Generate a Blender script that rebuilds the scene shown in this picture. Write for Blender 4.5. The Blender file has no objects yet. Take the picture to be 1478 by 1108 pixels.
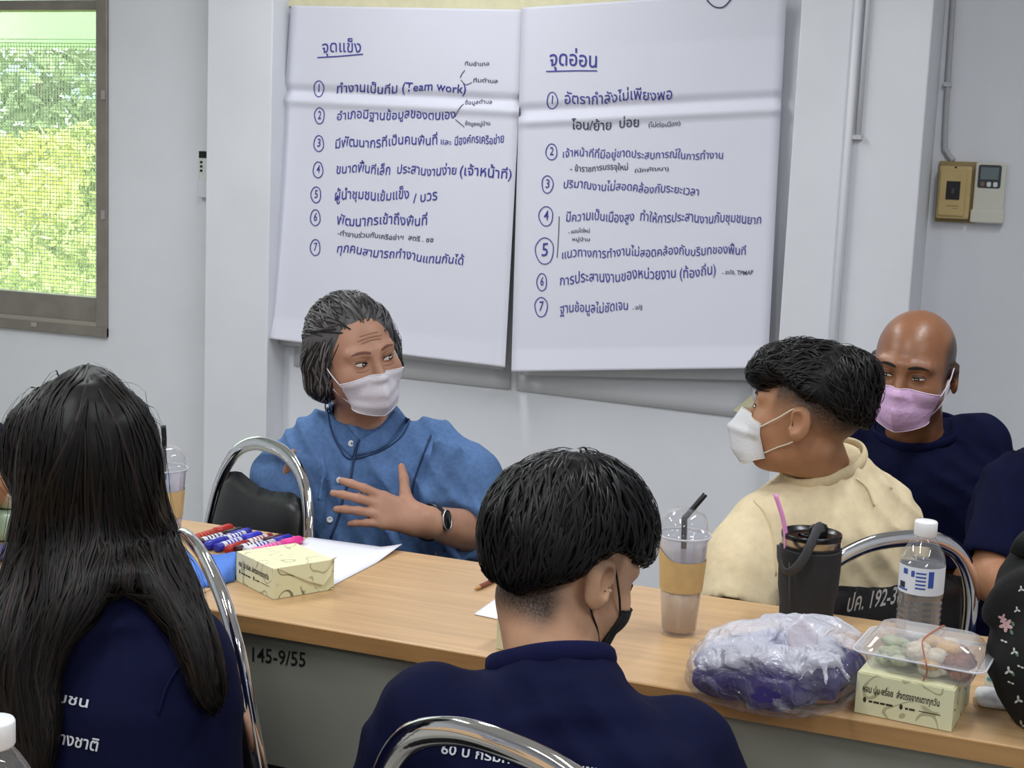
import bpy, bmesh, math, random
import numpy as np
from mathutils import Vector, Matrix
from mathutils.bvhtree import BVHTree

SC = bpy.context.scene
COL = SC.collection
random.seed(7)
RNG = np.random.default_rng(7)
PI = math.pi

# ------------------------------------------------------------ camera, exposure, world, lamps
CAM = np.array([0.0, 0.0, 1.40]); FPX = 2063.0; IW, IH = 1478, 1108
YAW, PITCH, ROLL = (math.radians(a) for a in (21.01, 8.26, 2.40))
_f = np.array([-math.sin(YAW)*math.cos(PITCH), math.cos(YAW)*math.cos(PITCH), -math.sin(PITCH)])
_r0 = np.array([math.cos(YAW), math.sin(YAW), 0.0]); _u0 = np.cross(_r0, _f)
_r = _r0*math.cos(ROLL)+_u0*math.sin(ROLL); _u = -_r0*math.sin(ROLL)+_u0*math.cos(ROLL)
camd = bpy.data.cameras.new('camera'); cam = bpy.data.objects.new('camera', camd); COL.objects.link(cam)
camd.sensor_width = 36; camd.lens = 36*FPX/IW; camd.clip_start = 0.05; camd.clip_end = 200
cam.matrix_world = Matrix(((_r[0], _u[0], -_f[0], CAM[0]), (_r[1], _u[1], -_f[1], CAM[1]), (_r[2], _u[2], -_f[2], CAM[2]), (0, 0, 0, 1)))
SC.camera = cam
vs = SC.view_settings
vs.view_transform = 'Standard'; vs.look = 'None'; vs.gamma = 1; vs.use_curve_mapping = False
vs.exposure = 0.72

world = bpy.data.worlds.new('daylight'); SC.world = world; world.use_nodes = True
bg = world.node_tree.nodes['Background']; bg.inputs[0].default_value = (0.86, 0.93, 1.0, 1); bg.inputs[1].default_value = 3.7

CEIL = 2.65
LAMPS = [(-1.75, 3.05, 12), (0.25, 2.3, 13), (-2.9, 1.6, 20), (-0.9, 0.6, 12), (1.5, 0.4, 12), (-2.6, -0.9, 12), (0.2, -1.5, 12)]
for i, (x, y, p) in enumerate(LAMPS):
    ld = bpy.data.lights.new('ceiling_tube', 'AREA'); ld.shape = 'RECTANGLE'; ld.size = 0.16; ld.size_y = 1.2
    ld.energy = p; ld.color = (0.95, 0.98, 1.0)
    lo = bpy.data.objects.new('ceiling_tube', ld); COL.objects.link(lo); lo.location = (x, y, CEIL-0.085)

# ------------------------------------------------------------ pixel -> place helpers (rays of the photograph met with real planes)
def ray(px, py):
    d = _f*FPX + _r*(px-IW/2) - _u*(py-IH/2)
    return d/np.linalg.norm(d)
def ony(px, py, Y):
    d = ray(px, py); return CAM + d*((Y-CAM[1])/d[1])
def onz(px, py, z=0.75):
    d = ray(px, py); return CAM + d*((z-CAM[2])/d[2])
def atd(px, py, dist):
    d = ray(px, py); return CAM + d*(dist/math.hypot(d[0], d[1]))
def V(*a): return np.array(a, float)
def unit(v):
    v = np.asarray(v, float); return v/max(np.linalg.norm(v), 1e-9)

# ------------------------------------------------------------ materials
def nodemat(name): 
    m = bpy.data.materials.new(name); m.use_nodes = True
    return m, m.node_tree, m.node_tree.nodes['Principled BSDF']
def lin(c):
    return tuple(((v/255)/12.92 if v/255 <= 0.04045 else ((v/255+0.055)/1.055)**2.4) for v in c)
def mat(name, rgb, rough=0.5, metal=0.0, noise=0.0, nscale=30, bump=0.0, bscale=None, coat=0.0, spec=0.5, trans=0.0, ior=1.45, alpha=1.0, emit=0, island=0.0, stretch=None):
    m, nt, p = nodemat(name)
    c = lin(rgb); p.inputs['Base Color'].default_value = (*c, 1)
    p.inputs['Roughness'].default_value = rough; p.inputs['Metallic'].default_value = metal
    p.inputs['Specular IOR Level'].default_value = spec
    p.inputs['Coat Weight'].default_value = coat; p.inputs['Transmission Weight'].default_value = trans; p.inputs['IOR'].default_value = ior
    p.inputs['Alpha'].default_value = alpha
    if emit: p.inputs['Emission Color'].default_value = (*c, 1); p.inputs['Emission Strength'].default_value = emit
    if noise or bump or island:
        tc = nt.nodes.new('ShaderNodeTexCoord'); src = tc.outputs['Object']
        if stretch:
            mp = nt.nodes.new('ShaderNodeMapping'); mp.inputs['Scale'].default_value = stretch
            nt.links.new(src, mp.inputs['Vector']); src = mp.outputs['Vector']
    if noise or island:
        n = nt.nodes.new('ShaderNodeTexNoise'); n.inputs['Scale'].default_value = nscale; n.inputs['Detail'].default_value = 5
        nt.links.new(src, n.inputs['Vector'])
        r = nt.nodes.new('ShaderNodeMapRange'); r.inputs['From Min'].default_value = 0.3; r.inputs['From Max'].default_value = 0.7
        r.inputs['To Min'].default_value = 1-noise; r.inputs['To Max'].default_value = 1+noise
        nt.links.new(n.outputs['Fac'], r.inputs['Value'])
        fac = r.outputs['Result']
        if island:
            g = nt.nodes.new('ShaderNodeNewGeometry'); ri = nt.nodes.new('ShaderNodeMapRange')
            ri.inputs['To Min'].default_value = 1-island; ri.inputs['To Max'].default_value = 1+island
            nt.links.new(g.outputs['Random Per Island'], ri.inputs['Value'])
            mm = nt.nodes.new('ShaderNodeMath'); mm.operation = 'MULTIPLY'
            nt.links.new(fac, mm.inputs[0]); nt.links.new(ri.outputs['Result'], mm.inputs[1]); fac = mm.outputs[0]
        mx = nt.nodes.new('ShaderNodeVectorMath'); mx.operation = 'SCALE'; mx.inputs[0].default_value = c
        nt.links.new(fac, mx.inputs['Scale']); nt.links.new(mx.outputs['Vector'], p.inputs['Base Color'])
    if bump:
        b = nt.nodes.new('ShaderNodeBump'); b.inputs['Strength'].default_value = bump; b.inputs['Distance'].default_value = 0.01
        n2 = nt.nodes.new('ShaderNodeTexNoise'); n2.inputs['Scale'].default_value = bscale or nscale; n2.inputs['Detail'].default_value = 4
        nt.links.new(src, n2.inputs['Vector']); nt.links.new(n2.outputs['Fac'], b.inputs['Height']); nt.links.new(b.outputs['Normal'], p.inputs['Normal'])
    return m
def glassy(name, rgb, fac=0.15, rough=0.03):
    # thin clear plastic or pane: mostly see-through with a glossy skin
    m, nt, p = nodemat(name); nt.nodes.remove(p); out = nt.nodes['Material Output']
    t = nt.nodes.new('ShaderNodeBsdfTransparent'); t.inputs[0].default_value = (*lin(rgb), 1)
    g = nt.nodes.new('ShaderNodeBsdfGlossy'); g.inputs['Roughness'].default_value = rough; g.inputs[0].default_value = (1, 1, 1, 1)
    fr = nt.nodes.new('ShaderNodeLayerWeight'); pw = nt.nodes.new('ShaderNodeMath'); pw.operation = 'POWER'; pw.inputs[1].default_value = 3.0; nt.links.new(fr.outputs['Facing'], pw.inputs[0])
    ad = nt.nodes.new('ShaderNodeMath'); ad.operation = 'MULTIPLY_ADD'; ad.inputs[1].default_value = .60; ad.inputs[2].default_value = .055; ad.use_clamp = True
    nt.links.new(pw.outputs[0], ad.inputs[0])
    mx = nt.nodes.new('ShaderNodeMixShader'); nt.links.new(ad.outputs[0], mx.inputs[0]); nt.links.new(t.outputs[0], mx.inputs[1]); nt.links.new(g.outputs[0], mx.inputs[2])
    d = nt.nodes.new('ShaderNodeBsdfDiffuse'); d.inputs[0].default_value = (*lin((235, 236, 242)), 1)
    m2 = nt.nodes.new('ShaderNodeMixShader'); m2.inputs[0].default_value = fac
    nt.links.new(mx.outputs[0], m2.inputs[1]); nt.links.new(d.outputs[0], m2.inputs[2]); nt.links.new(m2.outputs[0], out.inputs['Surface'])
    return m

# ------------------------------------------------------------ object helpers
def tag(o, label=None, cat=None, group=None, kind=None):
    if label: o['label'] = label
    if cat: o['category'] = cat
    if group: o['group'] = group
    if kind: o['kind'] = kind
    return o
def empty(name, loc, label, cat, group=None, rz=0.0):
    o = bpy.data.objects.new(name, None); COL.objects.link(o); o.location = tuple(loc); o.rotation_euler = (0, 0, rz); o.empty_display_size = 0.05
    return tag(o, label, cat, group)
def mesh_obj(name, v, f, m=None, parent=None, smooth=True, world=True):
    me = bpy.data.meshes.new(name)
    v = np.asarray(v, float)
    if parent is not None and world:
        bpy_mw = Matrix.Translation(parent.location) @ parent.rotation_euler.to_matrix().to_4x4()
        p = parent.parent
        while p is not None:
            bpy_mw = Matrix.Translation(p.location) @ p.rotation_euler.to_matrix().to_4x4() @ bpy_mw; p = p.parent
        inv = np.array(bpy_mw.inverted()); v = v @ inv[:3, :3].T + inv[:3, 3]
    if isinstance(f, np.ndarray) and f.ndim == 2:
        n, k = f.shape
        me.vertices.add(len(v)); me.vertices.foreach_set('co', v.astype(np.float32).ravel())
        me.loops.add(n*k); me.loops.foreach_set('vertex_index', f.astype(np.int32).ravel())
        me.polygons.add(n); me.polygons.foreach_set('loop_start', np.arange(0, n*k, k, dtype=np.int32))
        me.update(calc_edges=True); me.validate()
    else:
        me.from_pydata([tuple(q) for q in v], [], [list(q) for q in f]); me.update()
    if smooth: me.polygons.foreach_set('use_smooth', np.ones(len(me.polygons), bool))
    o = bpy.data.objects.new(name, me); COL.objects.link(o)
    if m is not None: me.materials.append(m)
    if parent is not None: o.parent = parent
    return o
def copy_tree(o, parent=None):
    c = o.copy(); COL.objects.link(c)
    if parent is not None: c.parent = parent
    for ch in list(o.children): copy_tree(ch, c)
    return c
def solid(o, t, off=0.0):
    md = o.modifiers.new('thick', 'SOLIDIFY'); md.thickness = t; md.offset = off; return o
def sub(o, n=1):
    md = o.modifiers.new('sub', 'SUBSURF'); md.levels = n; md.render_levels = n; return o
def bev(o, w=0.003, n=2):
    md = o.modifiers.new('bev', 'BEVEL'); md.width = w; md.segments = n; md.limit_method = 'ANGLE'; md.angle_limit = 0.6; return o

def catmull(pts, n=8, closed=False):
    P = np.asarray(pts, float); out = []
    N = len(P)
    for i in range(N if closed else N-1):
        if closed: p0, p1, p2, p3 = P[i-1], P[i], P[(i+1) % N], P[(i+2) % N]
        else: p1, p2 = P[i], P[i+1]; p0 = P[i-1] if i else 2*p1-p2; p3 = P[i+2] if i+2 < N else 2*p2-p1
        for k in range(n):
            t = k/n
            out.append(0.5*((2*p1)+(-p0+p2)*t+(2*p0-5*p1+4*p2-p3)*t*t+(-p0+3*p1-3*p2+p3)*t**3))
    if not closed: out.append(P[-1])
    return np.array(out)

class MB:
    def __init__(s): s.v = []; s.f = []
    def add(s, v, f):
        b = len(s.v); s.v += [tuple(map(float, q)) for q in v]; s.f += [[b+i for i in q] for q in f]; return s
    def box(s, c, d, M=None):
        x, y, z = (q/2 for q in d)
        v = np.array([(-x, -y, -z), (x, -y, -z), (x, y, -z), (-x, y, -z), (-x, -y, z), (x, -y, z), (x, y, z), (-x, y, z)])
        if M is not None: v = v @ np.asarray(M).T
        return s.add(v+np.asarray(c), [(0, 3, 2, 1), (4, 5, 6, 7), (0, 1, 5, 4), (1, 2, 6, 5), (2, 3, 7, 6), (3, 0, 4, 7)])
    def box2(s, a, b):
        a = np.asarray(a, float); b = np.asarray(b, float); return s.box((a+b)/2, np.abs(b-a))
    def rbox(s, c, d, r, n=4, M=None, top=None):
        # box with rounded vertical edges; optional bevelled top/bottom lips
        x, y, z = (q/2 for q in d); ring = []
        for cx, cy, a0 in ((x-r, y-r, 0), (-x+r, y-r, 90), (-x+r, -y+r, 180), (x-r, -y+r, 270)):
            for k in range(n+1):
                a = math.radians(a0+90*k/n); ring.append((cx+r*math.cos(a), cy+r*math.sin(a)))
        ring = np.array(ring); N = len(ring); e = min(r, z)*0.5 if top is None else top
        prof = [(-z, 1-e/x, 1-e/y), (-z+e*0.3, 1-e*0.3/x, 1-e*0.3/y), (-z+e, 1, 1), (z-e, 1, 1), (z-e*0.3, 1-e*0.3/x, 1-e*0.3/y), (z, 1-e/x, 1-e/y)]
        v = np.array([(q[0]*sx, q[1]*sy, h) for h, sx, sy in prof for q in ring])
        f = [[j*N+i, j*N+(i+1) % N, (j+1)*N+(i+1) % N, (j+1)*N+i] for j in range(len(prof)-1) for i in range(N)]
        f += [list(range(N))[::-1], [(len(prof)-1)*N+i for i in range(N)]]
        if M is not None: v = v @ np.asarray(M).T
        return s.add(v+np.asarray(c), f)
    def lathe(s, prof, c=(0, 0, 0), n=32, capb=True, capt=True, M=None, sq=1.0):
        v = []
        for r, z in prof:
            for k in range(n):
                a = 2*PI*k/n; v.append((r*math.cos(a), r*math.sin(a)*sq, z))
        v = np.array(v)
        if M is not None: v = v @ np.asarray(M).T
        f = [[j*n+i, j*n+(i+1) % n, (j+1)*n+(i+1) % n, (j+1)*n+i] for j in range(len(prof)-1) for i in range(n)]
        if capb: f.append(list(range(n))[::-1])
        if capt: f.append([(len(prof)-1)*n+i for i in range(n)])
        return s.add(v+np.asarray(c), f)
    def tube(s, path, r, n=10, closed=False, caps=True, flat=None, up=(0, 0, 1)):
        # flat=(a,b): elliptical section, a along the sideways normal, b along the other
        P = np.asarray(path, float); N = len(P)
        R = np.full(N, r) if np.isscalar(r) else np.asarray(r, float)
        T = np.zeros_like(P)
        for i in range(N):
            a = P[i-1] if (i or closed) else P[i]; b = P[(i+1) % N] if (i+1 < N or closed) else P[i]
            T[i] = unit(b-a)
        u = np.asarray(up, float)
        if abs(unit(u) @ T[0]) > 0.95: u = np.array([1.0, 0.2, 0])
        nrm = unit(u-T[0]*(u @ T[0])); v = []
        for i in range(N):
            nrm = unit(nrm-T[i]*(nrm @ T[i])); bn = np.cross(T[i], nrm)
            fa, fb = flat if flat else (1, 1)
            for k in range(n):
                a = 2*PI*k/n; v.append(P[i]+R[i]*(fa*math.cos(a)*nrm+fb*math.sin(a)*bn))
        M_ = N if closed else N-1
        f = [[j*n+i, j*n+(i+1) % n, ((j+1) % N)*n+(i+1) % n, ((j+1) % N)*n+i] for j in range(M_) for i in range(n)]
        if caps and not closed: f += [list(range(n))[::-1], [(N-1)*n+i for i in range(n)]]
        return s.add(v, f)
    def grid(s, P):
        P = np.asarray(P, float); a, b = P.shape[:2]
        return s.add(P.reshape(-1, 3), [[i*b+j, i*b+j+1, (i+1)*b+j+1, (i+1)*b+j] for i in range(a-1) for j in range(b-1)])
    def ball(s, c, r, n=12, m=8, M=None):
        r = np.full(3, r) if np.isscalar(r) else np.asarray(r, float)
        prof = [(math.sin(PI*max(j, 0.02)/m) if j < m else 0.01, -math.cos(PI*j/m)) for j in range(m+1)]
        v = np.array([(q*math.cos(2*PI*k/n), q*math.sin(2*PI*k/n), z) for q, z in prof for k in range(n)])*r
        if M is not None: v = v @ np.asarray(M).T
        f = [[j*n+i, j*n+(i+1) % n, (j+1)*n+(i+1) % n, (j+1)*n+i] for j in range(m) for i in range(n)]
        return s.add(v+np.asarray(c), f)
    def build(s, name, m, parent=None, smooth=False, world=True):
        return mesh_obj(name, np.array(s.v), s.f, m, parent, smooth, world)
def rotz(a): c, s = math.cos(a), math.sin(a); return np.array([[c, -s, 0], [s, c, 0], [0, 0, 1.0]])
def rotx(a): c, s = math.cos(a), math.sin(a); return np.array([[1.0, 0, 0], [0, c, -s], [0, s, c]])
def roty(a): c, s = math.cos(a), math.sin(a); return np.array([[c, 0, s], [0, 1.0, 0], [-s, 0, c]])

def text_mesh(body, res=2, offset=0.0):
    cu = bpy.data.curves.new('writing', 'FONT'); cu.body = body; cu.size = 1; cu.resolution_u = res; cu.offset = offset
    o = bpy.data.objects.new('writing', cu); COL.objects.link(o)
    me = bpy.data.meshes.new_from_object(o.evaluated_get(bpy.context.evaluated_depsgraph_get()))
    v = np.array([q.co[:2] for q in me.vertices]); f = [list(p.vertices) for p in me.polygons]
    bpy.data.objects.remove(o); bpy.data.curves.remove(cu); bpy.data.meshes.remove(me)
    v[:, 0] -= v[:, 0].min()
    return v, f
# ------------------------------------------------------------ room shell
M_WALL = mat('wall_paint', (219, 221, 227), 0.6, noise=0.03, nscale=4, bump=0.04, bscale=220)
M_FLOOR = mat('floor_tile', (168, 164, 156), 0.35, noise=0.05, nscale=9)
M_CEIL = mat('ceiling_paint', (226, 226, 224), 0.8)
M_ALU = mat('window_aluminium', (138, 132, 124), 0.42, 0.3, noise=0.12, nscale=14)
M_GLASS = glassy('window_glass', (240, 247, 232), 0.02)
YB, YP, YR = 4.15, 4.04, 4.37           # paper wall, column faces, wall by the switch box
def struct(o): o['kind'] = 'structure'; return o
xw = ony(157, 250, YB)[0]; x1 = ony(297, 260, YP)[0]; x2 = ony(389, 300, YP)[0]; x3 = ony(1141, 240, YP)[0]; x4 = ony(1329, 240, YP)[0]
zwb = ony(75, 479, YB)[2]; zwt = 2.12; XL, XR, YN = -5.2, 2.6, -3.6
wl = xw-1.5
b = MB(); b.box2((XL, YB, 0), (wl, YB+.15, CEIL)).box2((wl, YB, 0), (xw, YB+.15, zwb)).box2((wl, YB, zwt), (xw, YB+.15, CEIL)).box2((xw, YB, 0), (x1+.02, YB+.15, CEIL))
struct(b.build('wall_back_window', M_WALL))
struct(MB().box2((x2-.02, YB, 0), (x3+.05, YB+.15, CEIL)).build('wall_back', M_WALL))
struct(bev(MB().box2((x1, YP, 0), (x2, YB+.15, CEIL)).build('pillar_left', M_WALL), .004))
struct(bev(MB().box2((x3, YP, 0), (x4, YR+.15, CEIL)).build('pillar_right', M_WALL), .004))
struct(MB().box2((x4-.02, YR, 0), (XR, YR+.15, CEIL)).build('wall_back_right', M_WALL))
struct(MB().box2((XL-.15, YN, 0), (XL, YB+.15, CEIL)).build('wall_left', M_WALL))
struct(MB().box2((XR, YN, 0), (XR+.15, YR+.15, CEIL)).build('wall_right', M_WALL))
struct(MB().box2((XL-.15, YN-.15, 0), (XR+.15, YN, CEIL)).build('wall_front', M_WALL))
struct(MB().box2((XL-.15, YN-.15, -.1), (XR+.15, YR+.15, 0)).build('floor', M_FLOOR))
struct(MB().box2((XL-.15, YN-.15, CEIL), (XR+.15, YR+.15, CEIL+.1)).build('ceiling', M_CEIL))
# ceiling fittings that carry the lamps
M_FIT = mat('lamp_housing', (235, 236, 238), 0.4)
M_DIF = mat('lamp_tube', (255, 255, 255), 0.5, emit=1.5)
for i, (x, y, p) in enumerate(LAMPS):
    o = empty('ceiling_light', (x, y, CEIL), 'white ceiling fitting with a fluorescent tube above the meeting tables', 'ceiling light', 'ceiling lights')
    MB().box((x, y, CEIL-.02), (.2, 1.26, .04)).build('housing', M_FIT, o)
    MB().tube([(x, y-.6, CEIL-.06), (x, y+.6, CEIL-.06)], .013, 10).build('tube', M_DIF, o)

# ------------------------------------------------------------ window
Yf = YB-.012
win = empty('window_1', (xw-.75, YB, zwb), None, None); struct(win)
xs1 = ony(138, 250, Yf)[0]; zg = ony(75, 425, Yf)[2]; zt = ony(70, 14, Yf)[2]; zr = ony(70, 455, Yf)[2]
b = MB(); b.box2((xs1, Yf, zwb), (xw, YB+.1, zwt)); b.box2((wl, Yf, zwb), (wl+.05, YB+.1, zwt))
b.box2((wl, Yf-.006, zwb), (xw, YB+.1, zwb+.035)); b.box2((wl, Yf, zwt-.04), (xw, YB+.1, zwt))
bev(b.build('frame', M_ALU, win), .003)
b = MB(); b.box2((wl+.05, Yf+.012, zwb+.037), (xs1, YB+.06, zg)); b.box2((wl+.05, Yf+.012, zt), (xs1, YB+.06, zt+.035))
bev(b.build('sash', M_ALU, win), .004)
b = MB(); b.box2((wl+.05, Yf+.002, zwb+.035), (xs1, YB, zwb+.05)); b.build('sliding_track', mat('track_metal', (168, 162, 150), .4, .4), win)
m_lat = mat('latch_metal', (176, 172, 166), .35, .5)
for py in (137, 310):
    q = ony(149, py, Yf-.004); MB().box(q, (.012, .01, .03)).build('latch', m_lat, win)
q = ony(50, 468, Yf-.006); MB().box(q, (.025, .01, .014)).build('latch', m_lat, win)
MB().box2((wl+.05, YB+.035, zg), (xs1, YB+.04, zt)).build('pane', M_GLASS, win)

# ------------------------------------------------------------ outside the window
M_NET = mat('net_cord', (240, 244, 238), .8)
b = MB(); Yn = YB+.22; za, zb_ = ony(70, 440, Yn)[2]-.05, ony(70, 62, Yn)[2]
step = .0135; xx = xw+.1
while xx > xw-1.0:
    w = random.uniform(-.002, .002); xx -= step
    b.add([(xx-.0015+w, Yn, za), (xx+.0015+w, Yn, za), (xx+.0015, Yn, zb_), (xx-.0015, Yn, zb_)], [(0, 1, 2, 3)])
zz = za
while zz < zb_:
    zz += step*random.uniform(.92, 1.08)
    b.add([(xw-1.0, Yn, zz-.0015), (xw+.1, Yn, zz-.0015), (xw+.1, Yn, zz+.0015), (xw-1.0, Yn, zz+.0015)], [(0, 1, 2, 3)])
tag(solid(b.build('bird_net', M_NET), .001), 'pale square mesh bird net stretched outside the window', 'net')
M_AWN = mat('awning_paint', (188, 216, 176), .7, noise=.06, nscale=3)
za0, za1 = ony(70, 62, 5.2)[2], ony(70, -40, 5.2)[2]
tag(bev(MB().box2((-6.5, 5.2, za0), (-2.6, 5.45, za1)).build('awning', M_AWN), .01), 'pale green awning board above the window outside', 'awning')
bd = empty('building', (-9, 17, -3), 'white building far behind the tree outside the window', 'building')
MB().box2((-16, 16, -3), (-5.5, 20, ony(70, 50, 16)[2])).build('facade', mat('white_render', (235, 238, 240), .8), bd)
m_pn = mat('dark_pane', (150, 170, 180), .2)
for px, py in ((20, 110), (62, 100), (118, 95), (118, 140)):
    q = ony(px, py, 15.98); MB().box(q, (.5, .06, .35)).build('window', m_pn, bd)
MB().box2((-30, 4.6, -3.2), (20, 60, -3)).build('ground_outside', mat('lawn', (120, 150, 70), .9, noise=.2, nscale=2)); struct(bpy.data.objects['ground_outside'])
def leafcloud(name, blobs, n, size, m, label, trunk=None):
    root = empty(name, (blobs[0][0], blobs[0][1], -3), label, 'tree' if trunk else 'bush')
    nb = len(blobs); vol = np.array([q[3] for q in blobs])**2; pick = RNG.choice(nb, n, p=vol/vol.sum())
    B = np.array(blobs)[pick]; d = RNG.normal(size=(n, 3)); d /= np.linalg.norm(d, axis=1)[:, None]
    rr = RNG.uniform(.55, 1.0, n)**.6
    c = B[:, :3]+d*(B[:, 3]*rr)[:, None]*np.array([1, .8, .85])
    a = RNG.normal(size=(n, 3)); a /= np.linalg.norm(a, axis=1)[:, None]; t = np.cross(a, RNG.normal(size=(n, 3))); t /= np.linalg.norm(t, axis=1)[:, None]
    s = size*RNG.uniform(.6, 1.3, n)[:, None]
    v = np.stack([c-a*s, c+t*s*.42, c+a*s, c-t*s*.42], 1).reshape(-1, 3)
    mesh_obj('foliage', v, np.arange(4*n).reshape(n, 4), m, root, False)
    if not trunk: trunk = [(blobs[-1][0], blobs[-1][1], -3), (blobs[-1][0]+.1, blobs[-1][1], -1.2), blobs[-1][:3]]
    if trunk:
        b = MB(); b.tube(trunk, [.12, .1, .07, .04][:len(trunk)], 8); b.build('trunk', M_BARK, root, True)
M_BARK = mat('bark', (110, 100, 84), .9, noise=.2, nscale=8)
M_LG = mat('leaf_dark', (138, 150, 116), .6, island=.45, nscale=3); M_LY = mat('leaf_yellow', (224, 220, 132), .6, island=.35, nscale=3); M_LM = mat('leaf_mid', (196, 202, 126), .6, island=.4, nscale=3)
def W(px, py, Y): return tuple(ony(px, py, Y))
leafcloud('tree', [(*W(40, 110, 11), .42), (*W(90, 130, 11), .5), (*W(30, 190, 11), .45), (*W(100, 205, 11), .5), (*W(-30, 150, 11), .5), (*W(140, 130, 11), .4)], 1150, .085, M_LG, 'dark green tree with gaps in its crown outside the window', [W(70, 480, 11)[:2]+(-3,), W(66, 300, 11), W(60, 200, 11), W(58, 110, 11)])
leafcloud('bush', [(*W(15, 245, 9), .34), (*W(70, 235, 9), .3), (*W(-40, 250, 9), .4), (*W(60, 300, 8.5), .35), (*W(0, 330, 8.5), .35)], 2600, .06, M_LY, 'yellow flowering bush below the tree outside the window')
leafcloud('bush', [(*W(125, 225, 10), .32), (*W(134, 290, 10), .34), (*W(120, 335, 10), .33), (*W(160, 260, 10), .34)], 2400, .06, M_LM, 'fresh green bush at the right of the window view')
leafcloud('bush', [(*W(20, 390, 7.5), .33), (*W(80, 385, 7.5), .33), (*W(130, 400, 7.5), .32), (*W(-30, 400, 7.5), .33), (*W(60, 450, 7), .4), (*W(120, 350, 7.8), .25)], 3400, .05, M_LM, 'low green and yellow bush just above the window sill outside')

# ------------------------------------------------------------ posters on the wall
M_PAPER = mat('flip_paper', (214, 214, 226), .65, noise=.012, nscale=3, bump=.03, bscale=14)
M_PAPER_OLD = mat('old_paper', (206, 207, 212), .7, noise=.02, nscale=3)
M_TAPE = mat('masking_tape', (216, 210, 176), .6, noise=.06, nscale=25)
M_INK = mat('blue_marker_ink', (62, 62, 148), .6); M_INK2 = mat('black_pen_ink', (62, 64, 92), .6)
class Sheet:
    def __init__(s, tl, tr, br, bl, yf): s.c = [np.array(q, float) for q in (tl, tr, br, bl)]; s.yf = yf
    def px(s, u, v):
        tl, tr, br, bl = s.c; return (tl*(1-u)+tr*u)*(1-v)+(bl*(1-u)+br*u)*v
    def uv(s, p):
        u = v = .5
        for _ in range(6):
            e = 1e-3; q = s.px(u, v); J = np.array([(s.px(u+e, v)-q)/e, (s.px(u, v+e)-q)/e]).T
            d = np.linalg.solve(J, np.asarray(p)-q); u += d[0]; v += d[1]
        return u, v
    def at(s, u, v, off=0.0):
        p = s.px(u, v); return ony(p[0], p[1], s.yf(u, v)-off)
    def mesh(s, name, m, parent=None, nu=26, nv=150):
        return MB().grid([[s.at(u, v) for u in np.linspace(0, 1, nu)] for v in np.linspace(0, 1, nv)]).build(name, m, parent, True)
def crease(v, c, w=.02): return max(0, 1-abs(v-c)/w)
def y1(u, v): return YB-.026-.003*math.sin(u*9)*v+.012*(crease(v, .255, .022)-.8*crease(v, .285, .02))-.105*max(0, v-.3)**1.6-.05*max(0, v-.93)**1.2*6*(1-.55*u)-.03*max(0, u-.93)*v*8
def y2(u, v): return YB-.030-.003*math.sin(u*8+1)*v+.012*(crease(v, .285, .022)-.8*crease(v, .315, .02))-.11*max(0, v-.3)**1.6-.03*max(0, v-.94)*6-.02*max(0, .06-u)*v*8-.03*max(0, .12-v)*u*4
S1 = Sheet((420, 8), (757, 14), (729, 530), (384, 488), y1); S2 = Sheet((753, 11), (1136, -14), (1108, 531), (738, 536), y2)
p1 = empty('flip_chart_sheet', S1.at(.5, 1), 'large white paper sheet of blue handwriting, the one behind the woman in blue', 'poster', 'flip chart sheets on the wall')
p2 = empty('flip_chart_sheet', S2.at(.5, 1), 'large white paper sheet of blue handwriting with a big ringed 5, nearer the conduit', 'poster', 'flip chart sheets on the wall')
solid(S1.mesh('paper', M_PAPER, p1), .0006); solid(S2.mesh('paper', M_PAPER, p2), .0006)

def write(S, mb, body, a, b, h, off=.0026, thick=.004, slant=.06, jit=.0):
    # body written from pixel a to pixel b on sheet S; h = height of the letter line in pixels
    v, f = text_mesh(body, 2, thick); wd = v[:, 0].max()
    a = np.array(a, float); b = np.array(b, float); d = b-a; L = np.linalg.norm(d); t = d/L; n = np.array([t[1], -t[0]])
    pts = []
    for x, y in v:
        w = .5+.5*math.sin(x*1.9+len(body)); hh = h*(1+jit*math.sin(x*2.3+len(body)*.7))
        p = a+t*(x/wd*L)+n*(y*hh+h*.08*math.sin(x*1.3+len(body)))+t*(slant*y*h)
        u, vv = S.uv(p); pts.append(S.at(u, vv, off))
    mb.add(pts, f)
def strokeline(S, mb, pts, w=1.2, off=.0026, closed=False):
    P = catmull(pts, 6, closed); N = len(P); vv = []
    for i in range(N):
        a = P[i-1] if (i or closed) else P[i]; b = P[(i+1) % N] if (i+1 < N or closed) else P[i]
        t = unit(b-a); n = np.array([-t[1], t[0]])*w*.5
        for q in (P[i]+n, P[i]-n):
            u, v = S.uv(q); vv.append(S.at(u, v, off))
    mb.add(vv, [[2*i, 2*i+1, (2*i+3) % (2*N), (2*i+2) % (2*N)] for i in range(N if closed else N-1)])
def ring(S, mb, c, rx, ry, w=1.3):
    strokeline(S, mb, [(c[0]+rx*math.cos(a)*(1+.06*math.sin(3*a+c[1])), c[1]+ry*math.sin(a)) for a in np.linspace(0, 2*PI, 14)[:-1]], w, closed=True)
def num(S, mb, s, c, rx, ry):
    k = .10 if s == '1' else .34; ring(S, mb, c, rx, ry); write(S, mb, s, (c[0]-rx*k, c[1]+ry*.5), (c[0]+rx*k, c[1]+ry*.5), ry*1.45, thick=.004)
bl = MB(); bk = MB()
write(S1, bl, 'จุดแข็ง', (465, 78), (521, 74), 24); strokeline(S1, bl, [(458, 83), (490, 81), (524, 78)], 1.6)
for s, c in zip('1234567', ((460, 128), (461, 167), (460, 207), (459, 245), (456, 281), (455, 314), (455, 357))): num(S1, bl, s, c, 7, 11.5)
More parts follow.
